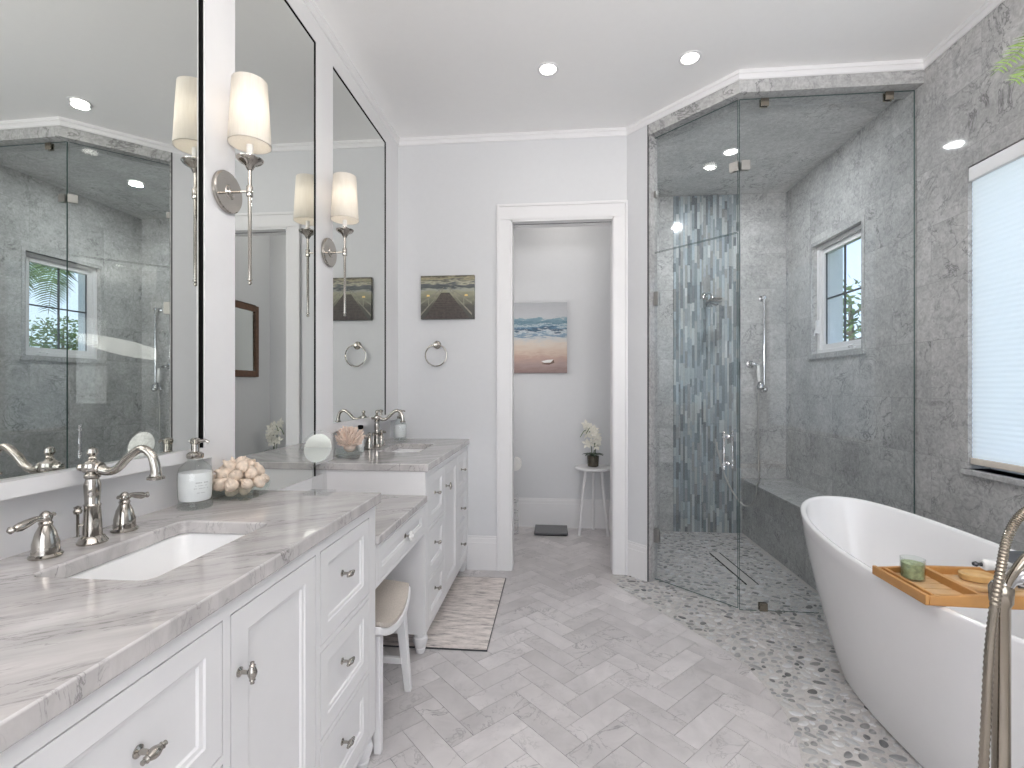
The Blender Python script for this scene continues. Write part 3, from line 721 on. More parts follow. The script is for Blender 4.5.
def sconce(y, label):
    z = 1.943; xr = XP+.088
    t = thing('wall_sconce', label, 'wall lamp', (XP, y, z), 'nickel wall sconces')
    MB().lathe([(.068, .0005), (.070, .003), (.070, .012), (.066, .016), (.024, .017), (.022, .020), (.012, .021), (.010, .024)], (XP, y, z), (1, 0, 0), 36).build('backplate', M['nickel'], t)
    a = MB(); a.tube([(XP+.02, y, z), (xr, y, z)], .0045, 12); a.lathe([(.0095, -.018), (.0105, -.016), (.0105, .016), (.0095, .018)], (xr, y, z), seg=16); a.build('arm', M['nickel'], t)
    r = MB(); r.lathe([(0, -.318), (.006, -.314), (.007, -.309), (.004, -.304), (.0078, -.302), (.0078, -.296), (.006, -.294), (.006, .070), (.009, .073), (.013, .081), (.018, .089), (.034, .097), (.042, .105), (.043, .109), (.039, .110), (.018, .104), (.014, .108), (.012, .120), (.012, .124), (0, .124)], (xr, y, z), seg=20); r.build('rod', M['nickel'], t)
    MB().lathe([(.0105, .1245), (.0105, .185), (0, .186)], (xr, y, z), seg=16).build('candle_sleeve', M['paper'], t)
    MB().ball((xr, y, z+.215), .014, sc=(1, 1, 1.7)).build('bulb', M['bulb'], t)
    s = MB(); s.lathe([(.066, .157), (.0545, .371), (.0525, .371), (.064, .157), (.066, .157)], (xr, y, z), seg=40); s.build('lamp_shade', M['shade'], t, ang=50)
    lamp('sconce_lamp', 'POINT', (xr, y, z+.27), .32, (1, .93, .85), .02)
sconce(1.54, 'nickel wall sconce with white tapered shade nearest the camera, left of the middle mirror')
sconce(2.276, 'nickel wall sconce with white shade farther away, between the middle and far mirrors')

# ------------------------------------------------------------------ recessed ceiling lights
def can(x, y, z, label):
    t = thing('recessed_light', label, 'ceiling light', (x, y, z), 'recessed ceiling lights')
    MB().lathe([(.060, -.0002), (.059, -.004), (.050, -.006), (.045, -.003), (.045, -.0005)], (x, y, z), seg=36).build('trim_ring', M['trim'], t)
    MB().lathe([(0, -.0022), (.0445, -.0022), (.0445, -.0006), (0, -.0006)], (x, y, z), seg=36).build('lens', M['lens'], t)
can(*CANS[0], CH, 'recessed round ceiling light over the doorway side of the room')
can(*CANS[1], CH, 'recessed round ceiling light beside the shower header')
can(1.25, 3.565, 2.965, 'recessed round light in the marble shower ceiling')

# ------------------------------------------------------------------ back wall: picture, towel ring, rug, stool
def dock_mat():
    m, nt, b, L = newmat('dock_print'); N = nt.nodes.new
    tc = N('ShaderNodeTexCoord'); sp = N('ShaderNodeSeparateXYZ'); L(tc.outputs['Object'], sp.inputs[0])
    n = N('ShaderNodeTexNoise'); mp = N('ShaderNodeMapping'); mp.inputs['Scale'].default_value = (6, 1, 26); L(tc.outputs['Object'], mp.inputs[0]); L(mp.outputs[0], n.inputs['Vector']); n.inputs['Scale'].default_value = 2; n.inputs['Detail'].default_value = 5
    ad = N('ShaderNodeMath'); ad.operation = 'MULTIPLY_ADD'; L(n.outputs[0], ad.inputs[0]); ad.inputs[1].default_value = .09; L(sp.outputs['Z'], ad.inputs[2])
    mr = N('ShaderNodeMapRange'); L(ad.outputs[0], mr.inputs[0]); mr.inputs[1].default_value = .045; mr.inputs[2].default_value = .345
    r = N('ShaderNodeValToRGB'); L(mr.outputs[0], r.inputs[0]); e = r.color_ramp.elements
    e[0].position = 0; e[0].color = (.05, .05, .045, 1); e[1].position = 1; e[1].color = (.07, .065, .045, 1)
    for p, c in ((.30, (.075, .073, .06)), (.62, (.30, .30, .21)), (.69, (.33, .34, .29)), (.73, (.05, .06, .065)), (.80, (.10, .11, .11)), (.85, (.42, .40, .30)), (.90, (.09, .09, .08)), (.95, (.34, .31, .20))):
        q = e.new(p); q.color = (*c, 1)
    L(r.outputs[0], b.inputs['Base Color']); b.inputs['Roughness'].default_value = .5
    return m
M['dockbg'] = dock_mat(); M['deck'] = P('deck_planks', (.060, .047, .042), .6, noise=.35, nscale=60); M['rail'] = P('dock_rail', (.25, .24, .19), .6, noise=.2, nscale=60); M['glow'] = P('lamp_spot', (.85, .60, .22), .6)
px0, px1, pz0, pz1 = -.946, -.565, 1.758, 2.062; pw = px1-px0; ph_ = pz1-pz0
t = thing('canvas_picture', 'small canvas print of a wooden dock running out over calm water', 'picture', ((px0+px1)/2, YB, pz0))
MB().box(px0, px1, YB-.030, YB-.001, pz0, pz1).build('canvas', [M['dockbg']], t)
def U(u, v, d=0): return (px0+u*pw, YB-.0304-d, pz0+v*ph_)
dk = MB(); 
for k in range(16):       # planks narrowing to the horizon
    v0, v1 = 1-.8**(k*.62), 1-.8**((k+.88)*.62); v0 *= .68; v1 *= .68
    def ed(v): q = v/.70; return .05+(.435-.05)*q, .92-(.92-.475)*q
    a0, b0 = ed(v0); a1, b1 = ed(v1)
    dk.add([U(a0, v0), U(b0, v0), U(b1, v1), U(a1, v1)], [(0, 1, 2, 3)])
dk.build('dock_planks', M['deck'], t, flat=True)
rl = MB()
def strip(u0, v0, u1, v1, w0, w1):
    rl.add([U(u0, v0-w0, .0003), U(u1, v1-w1, .0003), U(u1, v1+w1, .0003), U(u0, v0+w0, .0003)], [(0, 1, 2, 3)])
for sgn in (0, 1):
    f_ = (lambda u: u) if not sgn else (lambda u: .955-u)
    strip(f_(0), .10, f_(.44), .70, .026, .006); strip(f_(0), .36, f_(.44), .73, .026, .006)
    for q in (.14, .26, .34, .39): strip(f_(q), .10+q*1.36+.14-q*.28, f_(q+.018), .10+q*1.36+.14-q*.28, .13-q*.25, .13-q*.25)
rl.build('dock_railing', M['rail'], t, flat=True)
for u in (.14, .85):
    gl = MB(); gl.add([U(u-.03, .52, .0006), U(u+.03, .52, .0006), U(u+.025, .56, .0006), U(u-.025, .56, .0006)], [(0, 1, 2, 3)])
    gl.build('dock_lamp', M['glow'], t, flat=True)
t = thing('towel_ring', 'polished nickel towel ring fixed below the dock picture', 'towel ring', (-.835, YB, 1.578))
MB().lathe([(.028, .0005), (.029, .004), (.024, .010), (.012, .014), (.009, .034), (.013, .040), (.012, .048), (0, .050)], (-.835, YB, 1.578), (0, -1, 0), 24).build('post', M['nickel'], t)
MB().tube([(-.835+.076*math.sin(2*PI*k/40), YB-.036, 1.503+.076*math.cos(2*PI*k/40)) for k in range(40)], .0045, 10, closed=True).build('ring', M['nickel'], t)
def rug_mat():
    m, nt, b, L = newmat('rug_pile'); N = nt.nodes.new
    tc = N('ShaderNodeTexCoord'); mp = N('ShaderNodeMapping'); mp.inputs['Scale'].default_value = (3.5, 16, 1); L(tc.outputs['Object'], mp.inputs[0])
    n = N('ShaderNodeTexNoise'); n.inputs['Scale'].default_value = 2.4; n.inputs['Detail'].default_value = 9; n.inputs['Roughness'].default_value = .75; L(mp.outputs[0], n.inputs['Vector'])
    r = N('ShaderNodeValToRGB'); L(n.outputs[0], r.inputs[0]); e = r.color_ramp.elements; e[0].position = .34; e[0].color = (.20, .185, .185, 1); e[1].position = .60; e[1].color = (.76, .70, .665, 1); q = e.new(.46); q.color = (.56, .51, .485, 1)
    L(r.outputs[0], b.inputs['Base Color']); b.inputs['Roughness'].default_value = .95
    n2 = N('ShaderNodeTexNoise'); n2.inputs['Scale'].default_value = 300; L(tc.outputs['Object'], n2.inputs['Vector']); bp = N('ShaderNodeBump'); bp.inputs['Strength'].default_value = .5; bp.inputs['Distance'].default_value = .003; L(n2.outputs[0], bp.inputs['Height']); L(bp.outputs[0], b.inputs['Normal'])
    return m
M['rug'] = rug_mat()
t = thing('rug', 'distressed grey and cream striped rug on the floor before the far vanity', 'rug', (-.65, 2.74, .0005))
MB().box(-.98, -.333, 2.302, 3.18, .0005, .009).build('pile', M['rug'], t, bev=.002)
eb = MB(); eb.box(-.3325, -.329, 2.299, 3.183, .0005, .008); eb.box(-.98, -.3325, 2.299, 2.3015, .0005, .008); eb.box(-.98, -.3325, 3.1805, 3.183, .0005, .008); eb.build('edging', M['slate'], t)
# vanity stool
t = thing('vanity_stool', 'white wooden stool with beige upholstered saddle seat tucked under the make-up counter', 'stool', (-.80, 1.80, 0))
sx0, sx1, sy0, sy1 = -.98, -.592, 1.612, 1.995
def saddle(zoff0, zoff1, inset, bulge):
    n_ = 14; vs = []; fs = []
    for L in (0, 1):
        for i in range(n_+1):
            for j in range(n_+1):
                u, v = i/n_*2-1, j/n_*2-1
                hx = (sx1-sx0)/2-inset; hy = (sy1-sy0)/2-inset
                # rounded-square plan
                k = 1-.09*(u*u*v*v)
                X = (sx0+sx1)/2+u*hx*k; Y = (sy0+sy1)/2+v*hy*k*(1-.0*u*u)
                zz = .415+.05*abs(v)**2.2-.006*u*u
                e = (1-u**6)*(1-v**6)
                vs.append((X, Y, zz+(zoff0 if L == 0 else zoff1+bulge*e)))
    m_ = (n_+1)**2; idx = lambda L, i, j: L*m_+i*(n_+1)+j
    for i in range(n_):
        for j in range(n_):
            fs.append((idx(1, i, j), idx(1, i+1, j), idx(1, i+1, j+1), idx(1, i, j+1))); fs.append((idx(0, i, j), idx(0, i, j+1), idx(0, i+1, j+1), idx(0, i+1, j)))
    for i in range(n_):
        fs.append((idx(0, i, 0), idx(0, i+1, 0), idx(1, i+1, 0), idx(1, i, 0))); fs.append((idx(0, i+1, n_), idx(0, i, n_), idx(1, i, n_), idx(1, i+1, n_)))
        fs.append((idx(0, 0, i+1), idx(0, 0, i), idx(1, 0, i), idx(1, 0, i+1))); fs.append((idx(0, n_, i), idx(0, n_, i+1), idx(1, n_, i+1), idx(1, n_, i)))
    return MB().add(vs, fs)
saddle(-.045, -.018, 0, 0).build('seat_frame', M['cab'], t, ang=45, bev=.004)
saddle(-.0178, -.004, .006, .014).build('seat_cushion', M['seat'], t, ang=60)
def taperleg(x0, y0, x1, y1, zt):
    mb = MB(); vs = []
    for (x, y, z, h) in ((x1, y1, .001, .013), (x0, y0, zt, .020)): vs += [(x-h, y-h, z), (x+h, y-h, z), (x+h, y+h, z), (x-h, y+h, z)]
    return mb.add(vs, [(0,3,2,1),(4,5,6,7),(0,1,5,4),(1,2,6,5),(2,3,7,6),(3,0,4,7)])
for xa, xb in ((sx1-.05, sx1-.026), (sx0+.05, sx0+.026)):
    for ya, yb in ((sy0+.06, sy0+.02), (sy1-.06, sy1-.02)): taperleg(xa, ya, xb, yb, .395).build('leg', M['cab'], t, bev=.003)
for y in (sy0+.045, sy1-.045): MB().box(sx0+.045, sx1-.045, y-.009, y+.009, .13, .155).build('stretcher', M['cab'], t, bev=.002)

# ------------------------------------------------------------------ closet: painting, table, orchid, scale, paper holder, framed mirror
def beach_mat():
    m, nt, b, L = newmat('beach_paint'); N = nt.nodes.new
    tc = N('ShaderNodeTexCoord'); sp = N('ShaderNodeSeparateXYZ'); L(tc.outputs['Object'], sp.inputs[0])
    mp = N('ShaderNodeMapping'); mp.inputs['Scale'].default_value = (3, 1, 14); L(tc.outputs['Object'], mp.inputs[0]); n = N('ShaderNodeTexNoise'); n.inputs['Scale'].default_value = 2.5; n.inputs['Detail'].default_value = 7; n.inputs['Roughness'].default_value = .7; L(mp.outputs[0], n.inputs['Vector'])
    ad = N('ShaderNodeMath'); ad.operation = 'MULTIPLY_ADD'; L(n.outputs[0], ad.inputs[0]); ad.inputs[1].default_value = .20; L(sp.outputs['Z'], ad.inputs[2])
    mr = N('ShaderNodeMapRange'); L(ad.outputs[0], mr.inputs[0]); mr.inputs[1].default_value = .10; mr.inputs[2].default_value = .74
    r = N('ShaderNodeValToRGB'); L(mr.outputs[0], r.inputs[0]); e = r.color_ramp.elements
    e[0].position = 0; e[0].color = (.25, .17, .16, 1); e[1].position = 1; e[1].color = (.42, .43, .45, 1)
    for p, c in ((.12, (.36, .27, .25)), (.22, (.46, .32, .27)), (.30, (.58, .46, .38)), (.42, (.62, .55, .48)), (.50, (.50, .52, .53)), (.54, (.12, .22, .32)), (.58, (.55, .60, .62)), (.61, (.04, .08, .13)), (.65, (.10, .20, .29)), (.68, (.45, .52, .55)), (.70, (.10, .19, .25)), (.77, (.22, .33, .38)), (.79, (.50, .51, .53))):
        q = e.new(p); q.color = (*c, 1)
    L(r.outputs[0], b.inputs['Base Color']); b.inputs['Roughness'].default_value = .6
    return m
M['beach'] = beach_mat(); M['ped'] = P('canvas_edge', (.45, .43, .42), .7)
t = thing('canvas_painting', 'beach painting of blue waves and pink sand hung inside the small closet room', 'painting', (-.18, YW, 1.408))
MB().box(-.50, .104, YW-.034, YW-.001, 1.408, 2.050).build('canvas', M['beach'], t, bev=.002)
bo = MB(); by = YW-.0345
bo.add([(-.13, by, 1.515), (-.10, by, 1.50), (-.045, by, 1.503), (-.02, by, 1.53), (-.07, by, 1.527)], [(0, 1, 2, 3, 4)]); bo.build('painted_boat', M['paper'], t, flat=True)
bo = MB(); bo.add([(-.13, by-.0001, 1.49), (-.10, by-.0001, 1.498), (-.045, by-.0001, 1.501), (-.018, by-.0001, 1.528), (-.01, by-.0001, 1.50), (-.06, by-.0001, 1.482)], [(0, 1, 2, 3, 4, 5)]); bo.build('painted_hull', M['bwood'], t, flat=True)
tx, ty, tz = .325, 4.225, .588
t = thing('side_table', 'small round white side table with three turned legs in the closet room', 'table', (tx, ty, 0))
MB().lathe([(.150, tz-.022), (.156, tz-.018), (.156, tz-.006), (.150, tz), (0, tz)], (tx, ty, 0), seg=40).build('tabletop', M['cab'], t)
for a in (205, 335, 85):
    a = math.radians(a); p0 = Vector((tx+.075*math.cos(a), ty+.075*math.sin(a), tz-.0225)); p1 = Vector((tx+.135*math.cos(a), ty+.135*math.sin(a), .001))
    n_ = 44; MB().tube([p0.lerp(p1, i/n_) for i in range(n_+1)], [.0105+(.0035*abs(math.sin(i*PI/2.2)) if 3 < i < 38 else .002) for i in range(n_+1)], 10).build('leg', M['cab'], t)
t = thing('potted_orchid', 'white orchid in a dark bronze pot on the small round side table', 'potted plant', (tx, ty, tz+.0005)); oz = tz+.0005
MB().lathe([(.040, 0), (.047, .006), (.050, .05), (.052, .092), (.047, .092), (.045, .075), (0, .074)], (tx, ty, oz), seg=24).build('pot', M['potm'], t)
random.seed(2)
def strap(p0, d, L, wd, droop, mat, name, parent, n_=8):
    mb = MB(); p0 = Vector(p0); d = Vector(d).normalized(); side = d.cross(Vector((0, 0, 1))).normalized(); vs = []; fs = []
    for i in range(n_+1):
        q = i/n_; c = p0+d*(L*q)+Vector((0, 0, -droop*q*q)); wv = wd*math.sin(PI*min(1, q*.92+.08))**.7
        vs += [c-side*wv+Vector((0, 0, wv*.3)), c+Vector((0, 0, .0)), c+side*wv+Vector((0, 0, wv*.3))]
    for i in range(n_): fs += [(i*3, i*3+1, i*3+4, i*3+3), (i*3+1, i*3+2, i*3+5, i*3+4)]
    mb.add(vs, fs); o = mb.build(name, mat, parent, ang=80)
    md = o.modifiers.new('thick', 'SOLIDIFY'); md.thickness = .0015
    return o
for k in range(7):
    a = k*.9+.3; strap((tx, ty, oz+.085), (math.cos(a), math.sin(a), .75), .125, .020, .06, M['leaf'], 'leaf', t)
for dx, hh in ((-.03, .30), (.02, .33)):
    st = spline([(tx+dx*.3, ty, oz+.08), (tx+dx*.6, ty-.01, oz+.2), (tx+dx, ty-.02, oz+hh), (tx+dx-.045, ty-.045, oz+hh+.015), (tx+dx-.085, ty-.06, oz+hh-.04)], 6)
    MB().tube(st, .003, 7).build('stem', M['stem'], t)
def flower(c, nrm, s, parent):
    mb = MB(); c = Vector(c); nrm = Vector(nrm).normalized(); u = nrm.orthogonal().normalized(); w_ = nrm.cross(u)
    for k in range(5):
        a = 2*PI*k/5+random.random()*.3; d_ = u*math.cos(a)+w_*math.sin(a); e_ = nrm.cross(d_)
        wd = .55*s if k % 2 else .42*s
        vs = [c, c+d_*s*.5+e_*wd*.6+nrm*.006, c+d_*s+nrm*.002, c+d_*s*.5-e_*wd*.6+nrm*.006, c+d_*s*.55+nrm*.001]
        mb.add(vs, [(0, 1, 4), (1, 2, 4), (2, 3, 4), (3, 0, 4)])
    mb.ball(c+nrm*.006, .006, seg=8)
    return mb.build('flower', M['petal'], parent, ang=80)
for k in range(15):
    flower((tx-.020+random.uniform(-.055, .055), ty-.035+random.uniform(-.03, .02), oz+.19+k*.0125+random.uniform(-.01, .01)), (random.uniform(-.6, .4), -1, random.uniform(-.2, .5)), random.uniform(.040, .050), t)
MB().tube([(tx+.018, ty-.005, oz+.07), (tx+.02, ty-.005, oz+.33)], .0035, 8).build('stake', M['leaf'], t)
t = thing('bathroom_scale', 'flat black bathroom scale on the closet floor against the baseboard', 'scale', (-.04, 4.26, .0005))
MB().box(-.185, .105, 4.13, 4.385, .006, .026).build('platform', M['scale'], t, bev=.006)
MB().box(-.175, .095, 4.14, 4.375, .0005, .0055).build('base', M['black'], t)
t = thing('paper_holder', 'freestanding chrome toilet paper stand just inside the closet doorway', 'paper holder', (-.385, 4.19, .0005))
hx, hy = -.385, 4.19
MB().lathe([(.062, 0), (.062, .010), (.055, .014), (0, .014)], (hx, hy, .0005), seg=28).build('base', M['chrome'], t)
MB().tube(spline([(hx-.02, hy, .014), (hx-.02, hy, .3), (hx-.02, hy, .60), (hx-.015, hy, .66), (hx+.02, hy, .665), (hx+.045, hy, .63)], 5), .005, 8).build('pole', M['chrome'], t)
wi = MB()
for zz in (.10, .19, .28): wi.tube(arc((hx, hy, zz), .058, 0, 2*PI, 20, 'xy')[:-1], .0035, 7, closed=True)
for a in (.3, 1.9, 3.5, 5.1): wi.tube([(hx+.058*math.cos(a), hy+.058*math.sin(a), .012), (hx+.058*math.cos(a), hy+.058*math.sin(a), .33), (hx+.05*math.cos(a), hy+.05*math.sin(a), .345)], .0035, 7)
wi.build('wire_cage', M['chrome'], t)
o = MB().lathe([(.019, -.05), (.055, -.05), (.055, .05), (.019, .05), (.019, -.05)], (hx+.035, hy, .608), (0, 1, 0), 30).build('toilet_roll', M['paper']); tag(o, 'white toilet paper roll hanging on the chrome stand in the closet', 'toilet roll')
t = thing('framed_mirror', 'brown wood-framed mirror on the closet side wall, seen reflected in the middle mirror', 'mirror', (.494, 4.0, 1.37))
f_ = MB(); y0, y1, z0, z1, fw_ = 3.72, 4.20, 1.372, 2.02, .055
f_.box(.470, .494, y0, y0+fw_, z0, z1); f_.box(.470, .494, y1-fw_, y1, z0, z1); f_.box(.470, .494, y0+fw_, y1-fw_, z0, z0+fw_); f_.box(.470, .494, y0+fw_, y1-fw_, z1-fw_, z1)
f_.build('frame', M['bwood'], t, bev=.005); MB().box(.482, .4935, y0+fw_, y1-fw_, z0+fw_, z1-fw_).build('mirror_glass', M['mirror'], t, flat=True)

# ------------------------------------------------------------------ shower
D0, D1 = Vector((.643, 3.261)), Vector((1.045, 2.859)); DU = (D1-D0).normalized(); DN = Vector((-c45, -c45))   # DN points out to the room
def diag(mb, s0, s1, z0, z1, n0=-.005, n1=.005, mi=0):
    a, b = D0+DU*s0, D0+DU*s1
    p = [a+DN*n0, b+DN*n0, b+DN*n1, a+DN*n1]
    return mb.prism([(q.x, q.y) for q in p], z0, z1, mi)
LD = (D1-D0).length
def pane_diag(name, s0, s1, z0, z1, parent):
    mb = MB(); diag(mb, s0, s1, z0, z1); 
    for i in range(len(mb.f)):
        mb.m[i] = 0 if i in (2, 4) else 1
    return mb.build(name, [M['glass'], M['gedge']], parent, flat=True)
t = thing('shower_door', 'clear frameless glass shower door set diagonally, with chrome handle and hinges', 'shower door', (D0.x, D0.y, .01))
pane_diag('glass_pane', .004, LD-.004, .012, 2.164, t)
for z in (.300, 1.863):
    h = MB(); diag(h, -.004, .05, z-.045, z+.045, -.014, -.0055); diag(h, -.004, .05, z-.045, z+.045, .0055, .014); diag(h, -.012, -.004, z-.045, z+.045, -.022, .022); h.build('hinge', M['steel'], t, bev=.002)
hd = MB(); hp = D0+DU*(LD-.06)
for sgn in (1, -1):
    q = hp+DN*sgn*.052
    hd.lathe([(.006, 0), (.0085, .004), (.0065, .01), (.0065, .075), (.0085, .085), (.0065, .095), (.0065, .19), (.0085, .197), (.006, .2)], (q.x, q.y, .812), seg=14)
    for z in (.834, .992):
        r_ = hp+DN*sgn*.0055; hd.lathe([(.0125, 0), (.0125, .004), (.006, .008), (.006, .036), (.009, .040), (.009, .052), (.006, .056)], (r_.x, r_.y, z), (DN.x*sgn, DN.y*sgn, 0), 12)
        hd.ball((q.x, q.y, 0.807 if z < .9 else 1.019), .0085, seg=10)
hd.build('handle', M['chrome'], t)
t = thing('shower_transom', 'fixed clear glass transom panel above the diagonal shower door', 'glass panel', (D0.x, D0.y, 2.170))
pane_diag('glass_pane', .004, LD-.004, 2.170, 2.926, t)
h = MB(); diag(h, -.004, .034, 2.530, 2.572, -.012, -.0055); diag(h, -.004, .034, 2.530, 2.572, .0055, .012); h.build('clip', M['steel'], t, bev=.001)
h = MB(); diag(h, LD-.05, LD+.002, 2.52, 2.575, -.012, -.0055); diag(h, LD-.05, LD+.002, 2.52, 2.575, .0055, .012); h.build('clip', M['steel'], t, bev=.001)
YG = 2.857
t = thing('glass_screen', 'large fixed clear glass shower panel between the door and the marble wall', 'glass panel', (1.03, YG, 0))
mb = MB().box(1.049, 1.984, YG-.005, YG+.005, .004, 2.926)
for i in range(6): mb.m[i] = 0 if i in (2, 4) else 1
mb.build('glass_pane', [M['glass'], M['gedge']], t, flat=True)
for x, z in ((1.185, 2.902), (1.849, 2.902), (1.178, .028)):
    q = MB(); q.box(x-.022, x+.022, YG-.013, YG-.0055, z-.024, z+.021); q.box(x-.022, x+.022, YG+.0055, YG+.013, z-.024, z+.021); q.build('clip', M['bronze'], t, bev=.001)
q = MB(); q.box(1.056, 1.105, YG-.013, YG-.0055, 2.52, 2.575); q.box(1.056, 1.105, YG+.0055, YG+.013, 2.52, 2.575); q.build('clip', M['steel'], t, bev=.001)
t = thing('shower_bench', 'grey marble bench built along the shower window wall', 'bench', (1.8, 3.6, 0))
MB().box(1.625, XR-.001, 2.93, YS-.001, .006, .462).build('bench_front', M['mRight'], t)
MB().box(1.608, XR-.001, 2.922, YS-.001, .4625, .487).build('bench_top', M['mTop'], t, bev=.003)
t = thing('floor_drain', 'long linear drain with dark slots set in the pebble shower floor', 'drain', (1.24, 3.52, .002))
dvx, dvy = (1.262-1.215), (3.235-3.806); dd = Vector((dvx, dvy)).normalized(); dn_ = Vector((-dd.y, dd.x)); dc0 = Vector((1.24, 3.52))
def dquad(mb, o0, o1, l, z0, z1):
    p = [dc0+dn_*o0-dd*l, dc0+dn_*o1-dd*l, dc0+dn_*o1+dd*l, dc0+dn_*o0+dd*l]; return mb.prism([(a.x, a.y) for a in p], z0, z1)
dquad(MB(), -.034, .034, .29, .0023, .0066).build('tile_insert', M['pgrout'], t)
q = MB(); dquad(q, -.042, -.034, .295, .0023, .0075); dquad(q, .034, .042, .295, .0023, .0075); q.build('slot', M['black'], t)
# shower head on the mosaic wall
t = thing('overhead_shower', 'chrome wall-mounted shower head in front of the blue-grey mosaic strip', 'shower head', (1.30, YS-.012, 2.07))
MB().lathe([(.030, .0003), (.031, .006), (.022, .012), (.013, .016)], (1.30, YS-.012, 2.075), (0, -1, 0), 24).build('flange', M['chrome'], t)
MB().tube(spline([(1.30, YS-.025, 2.075), (1.30, YS-.09, 2.085), (1.305, YS-.15, 2.07), (1.31, YS-.185, 2.035)], 6), .009, 12).build('arm', M['chrome'], t)
nd = Vector((.15, -.45, -1)).normalized()
MB().lathe([(.013, -.012), (.016, 0), (.014, .014), (.022, .024), (.055, .036), (.068, .044), (.070, .052), (.064, .056), (0, .056)], (1.31, YS-.188, 2.035), nd, 30).build('head', M['chrome'], t)
# hand shower on its slide bar
t = thing('hand_shower', 'chrome hand shower with slide bar and hose on the grey marble back wall', 'hand shower', (1.79, YS, 1.25))
bx = 1.785; b = MB(); b.tube([(bx, YS-.055, 1.24), (bx, YS-.055, 2.07)], .0095, 12)
for z in (1.262, 2.05): b.lathe([(.024, .0005), (.024, .006), (.012, .012), (.011, .045), (.017, .05), (.017, .066), (0, .069)], (bx, YS, z), (0, -1, 0), 18)
b.build('slide_bar', M['chrome'], t)
v = MB(); v.lathe([(.032, .0005), (.032, .006), (.020, .012), (.018, .05), (.012, .055), (.012, .07)], (1.69, YS, 1.48), (0, -1, 0), 20); v.tube([(1.69, YS-.06, 1.48), (1.725, YS-.06, 1.475)], .007, 10); v.build('wall_outlet', M['chrome'], t)
MB().lathe([(.009, 0), (.014, .02), (.015, .10), (.011, .125), (.012, .14)], (1.735, YS-.075, 1.325), (-.05, 0, 1), 16).build('handle', M['porcelain'], t)
h = MB(); h.lathe([(.030, -.02), (.034, 0), (.026, .02), (.014, .04)], (1.737, YS-.10, 1.285), (-.05, .35, 1), 20); h.ball((bx, YS-.07, 1.26), .026); h.build('head', M['chrome'], t)
MB().tube(spline([(1.735, YS-.07, 1.31), (1.735, YS-.06, 1.0), (1.732, YS-.07, .62), (1.71, YS-.14, .505), (1.66, YS-.25, .496), (1.602, YS-.36, .488), (1.585, YS-.385, .42), (1.55, YS-.37, .335), (1.49, YS-.32, .345), (1.43, YS-.18, .50), (1.40, YS-.06, .72), (1.40, YS-.028, .80)], 8), .0065, 10).build('hose', M['steel'], t)

# ------------------------------------------------------------------ windows
def window_shower():
    r = bpy.data.objects.new('window_2', None); COL.objects.link(r); struct(r)
    y0, y1, z0, z1 = W2; X = XR
    tr = MB(); e = .028
    tr.box(X-.006, X+.10, y0-e, y0+.0, z0-e, z1+e); tr.box(X-.006, X+.10, y1, y1+e, z0-e, z1+e); tr.box(X-.006, X+.10, y0, y1, z1, z1+e); tr.box(X-.012, X+.10, y0-e, y1+e, z0-e, z0)
    tr = MB(); tr.box(X-.005, X-.0002, y0-e, y0, z0-e, z1+e); tr.box(X-.005, X-.0002, y1, y1+e, z0-e, z1+e); tr.box(X-.005, X-.0002, y0, y1, z1, z1+e); tr.box(X-.016, X-.0002, y0-e-.01, y1+e+.01, z0-e-.012, z0-e*.3)
    struct(tr.build('surround', M['mTop'], r))
    f = MB(); fx0, fx1, q = X+.035, X+.105, .032
    f.box(fx0, fx1, y0, y0+q, z0, z1); f.box(fx0, fx1, y1-q, y1, z0, z1); f.box(fx0, fx1, y0+q, y1-q, z1-q, z1); f.box(fx0, fx1, y0+q, y1-q, z0, z0+q)
    struct(f.build('frame', M['trim'], r, bev=.003))
    s = MB(); a0, a1, b0, b1, q2 = y0+q+.001, y1-q-.001, z0+q+.001, z1-q-.001, .036; gx0, gx1 = X+.055, X+.095
    s.box(gx0, gx1, a0, a0+q2, b0, b1); s.box(gx0, gx1, a1-q2, a1, b0, b1); s.box(gx0, gx1, a0+q2, a1-q2, b1-q2, b1); s.box(gx0, gx1, a0+q2, a1-q2, b0, b0+q2)
    struct(s.build('sash', M['trim'], r, bev=.002))
    mm = MB(); ym = (a0+a1)/2; zm = (b0+b1)/2
    mm.box(X+.065, X+.075, ym-.006, ym+.006, b0+q2, b1-q2); mm.box(X+.065, X+.075, a0+q2, a1-q2, zm-.006, zm+.006)
    mm.box(X+.065, X+.075, a0+q2, a0+q2+.005, b0+q2, b1-q2); mm.box(X+.065, X+.075, a1-q2-.005, a1-q2, b0+q2, b1-q2)
    struct(mm.build('muntin', M['dark'], r))
    struct(MB().box(X+.077, X+.081, a0+q2-.01, a1-q2+.01, b0+q2-.01, b1-q2+.01).build('glass', M['pane'], r, flat=True))
    c = MB(); yk = y0+.16; c.box(X+.014, X+.0349, yk-.05, yk+.05, z0+.003, z0+.014); c.tube([(X+.03, yk+.02, z0+.014), (X+.018, yk+.02, z0+.03), (X+.008, yk-.02, z0+.031), (X+.004, yk-.045, z0+.028)], .005, 8); c.ball((X+.004, yk-.05, z0+.029), .009)
    struct(c.build('crank_handle', M['trim'], r))
    l = MB(); l.box(X+.020, X+.0349, y1-.028, y1-.008, z0+.16, z0+.26); l.tube([(X+.024, y1-.018, z0+.20), (X+.008, y1-.022, z0+.17), (X+.004, y1-.022, z0+.14)], .005, 8)
    struct(l.build('latch', M['trim'], r))
    ex = MB(); ex.box(X+.106, XO+.02, y1-.012, y1, z0, z1); ex.box(X+.106, XO+.02, y0, y0+.012, z0, z1); ex.box(X+.106, XO+.02, y0+.012, y1-.012, z0, z0+.01)
    struct(ex.build('outer_reveal', M['trim'], r))
window_shower()
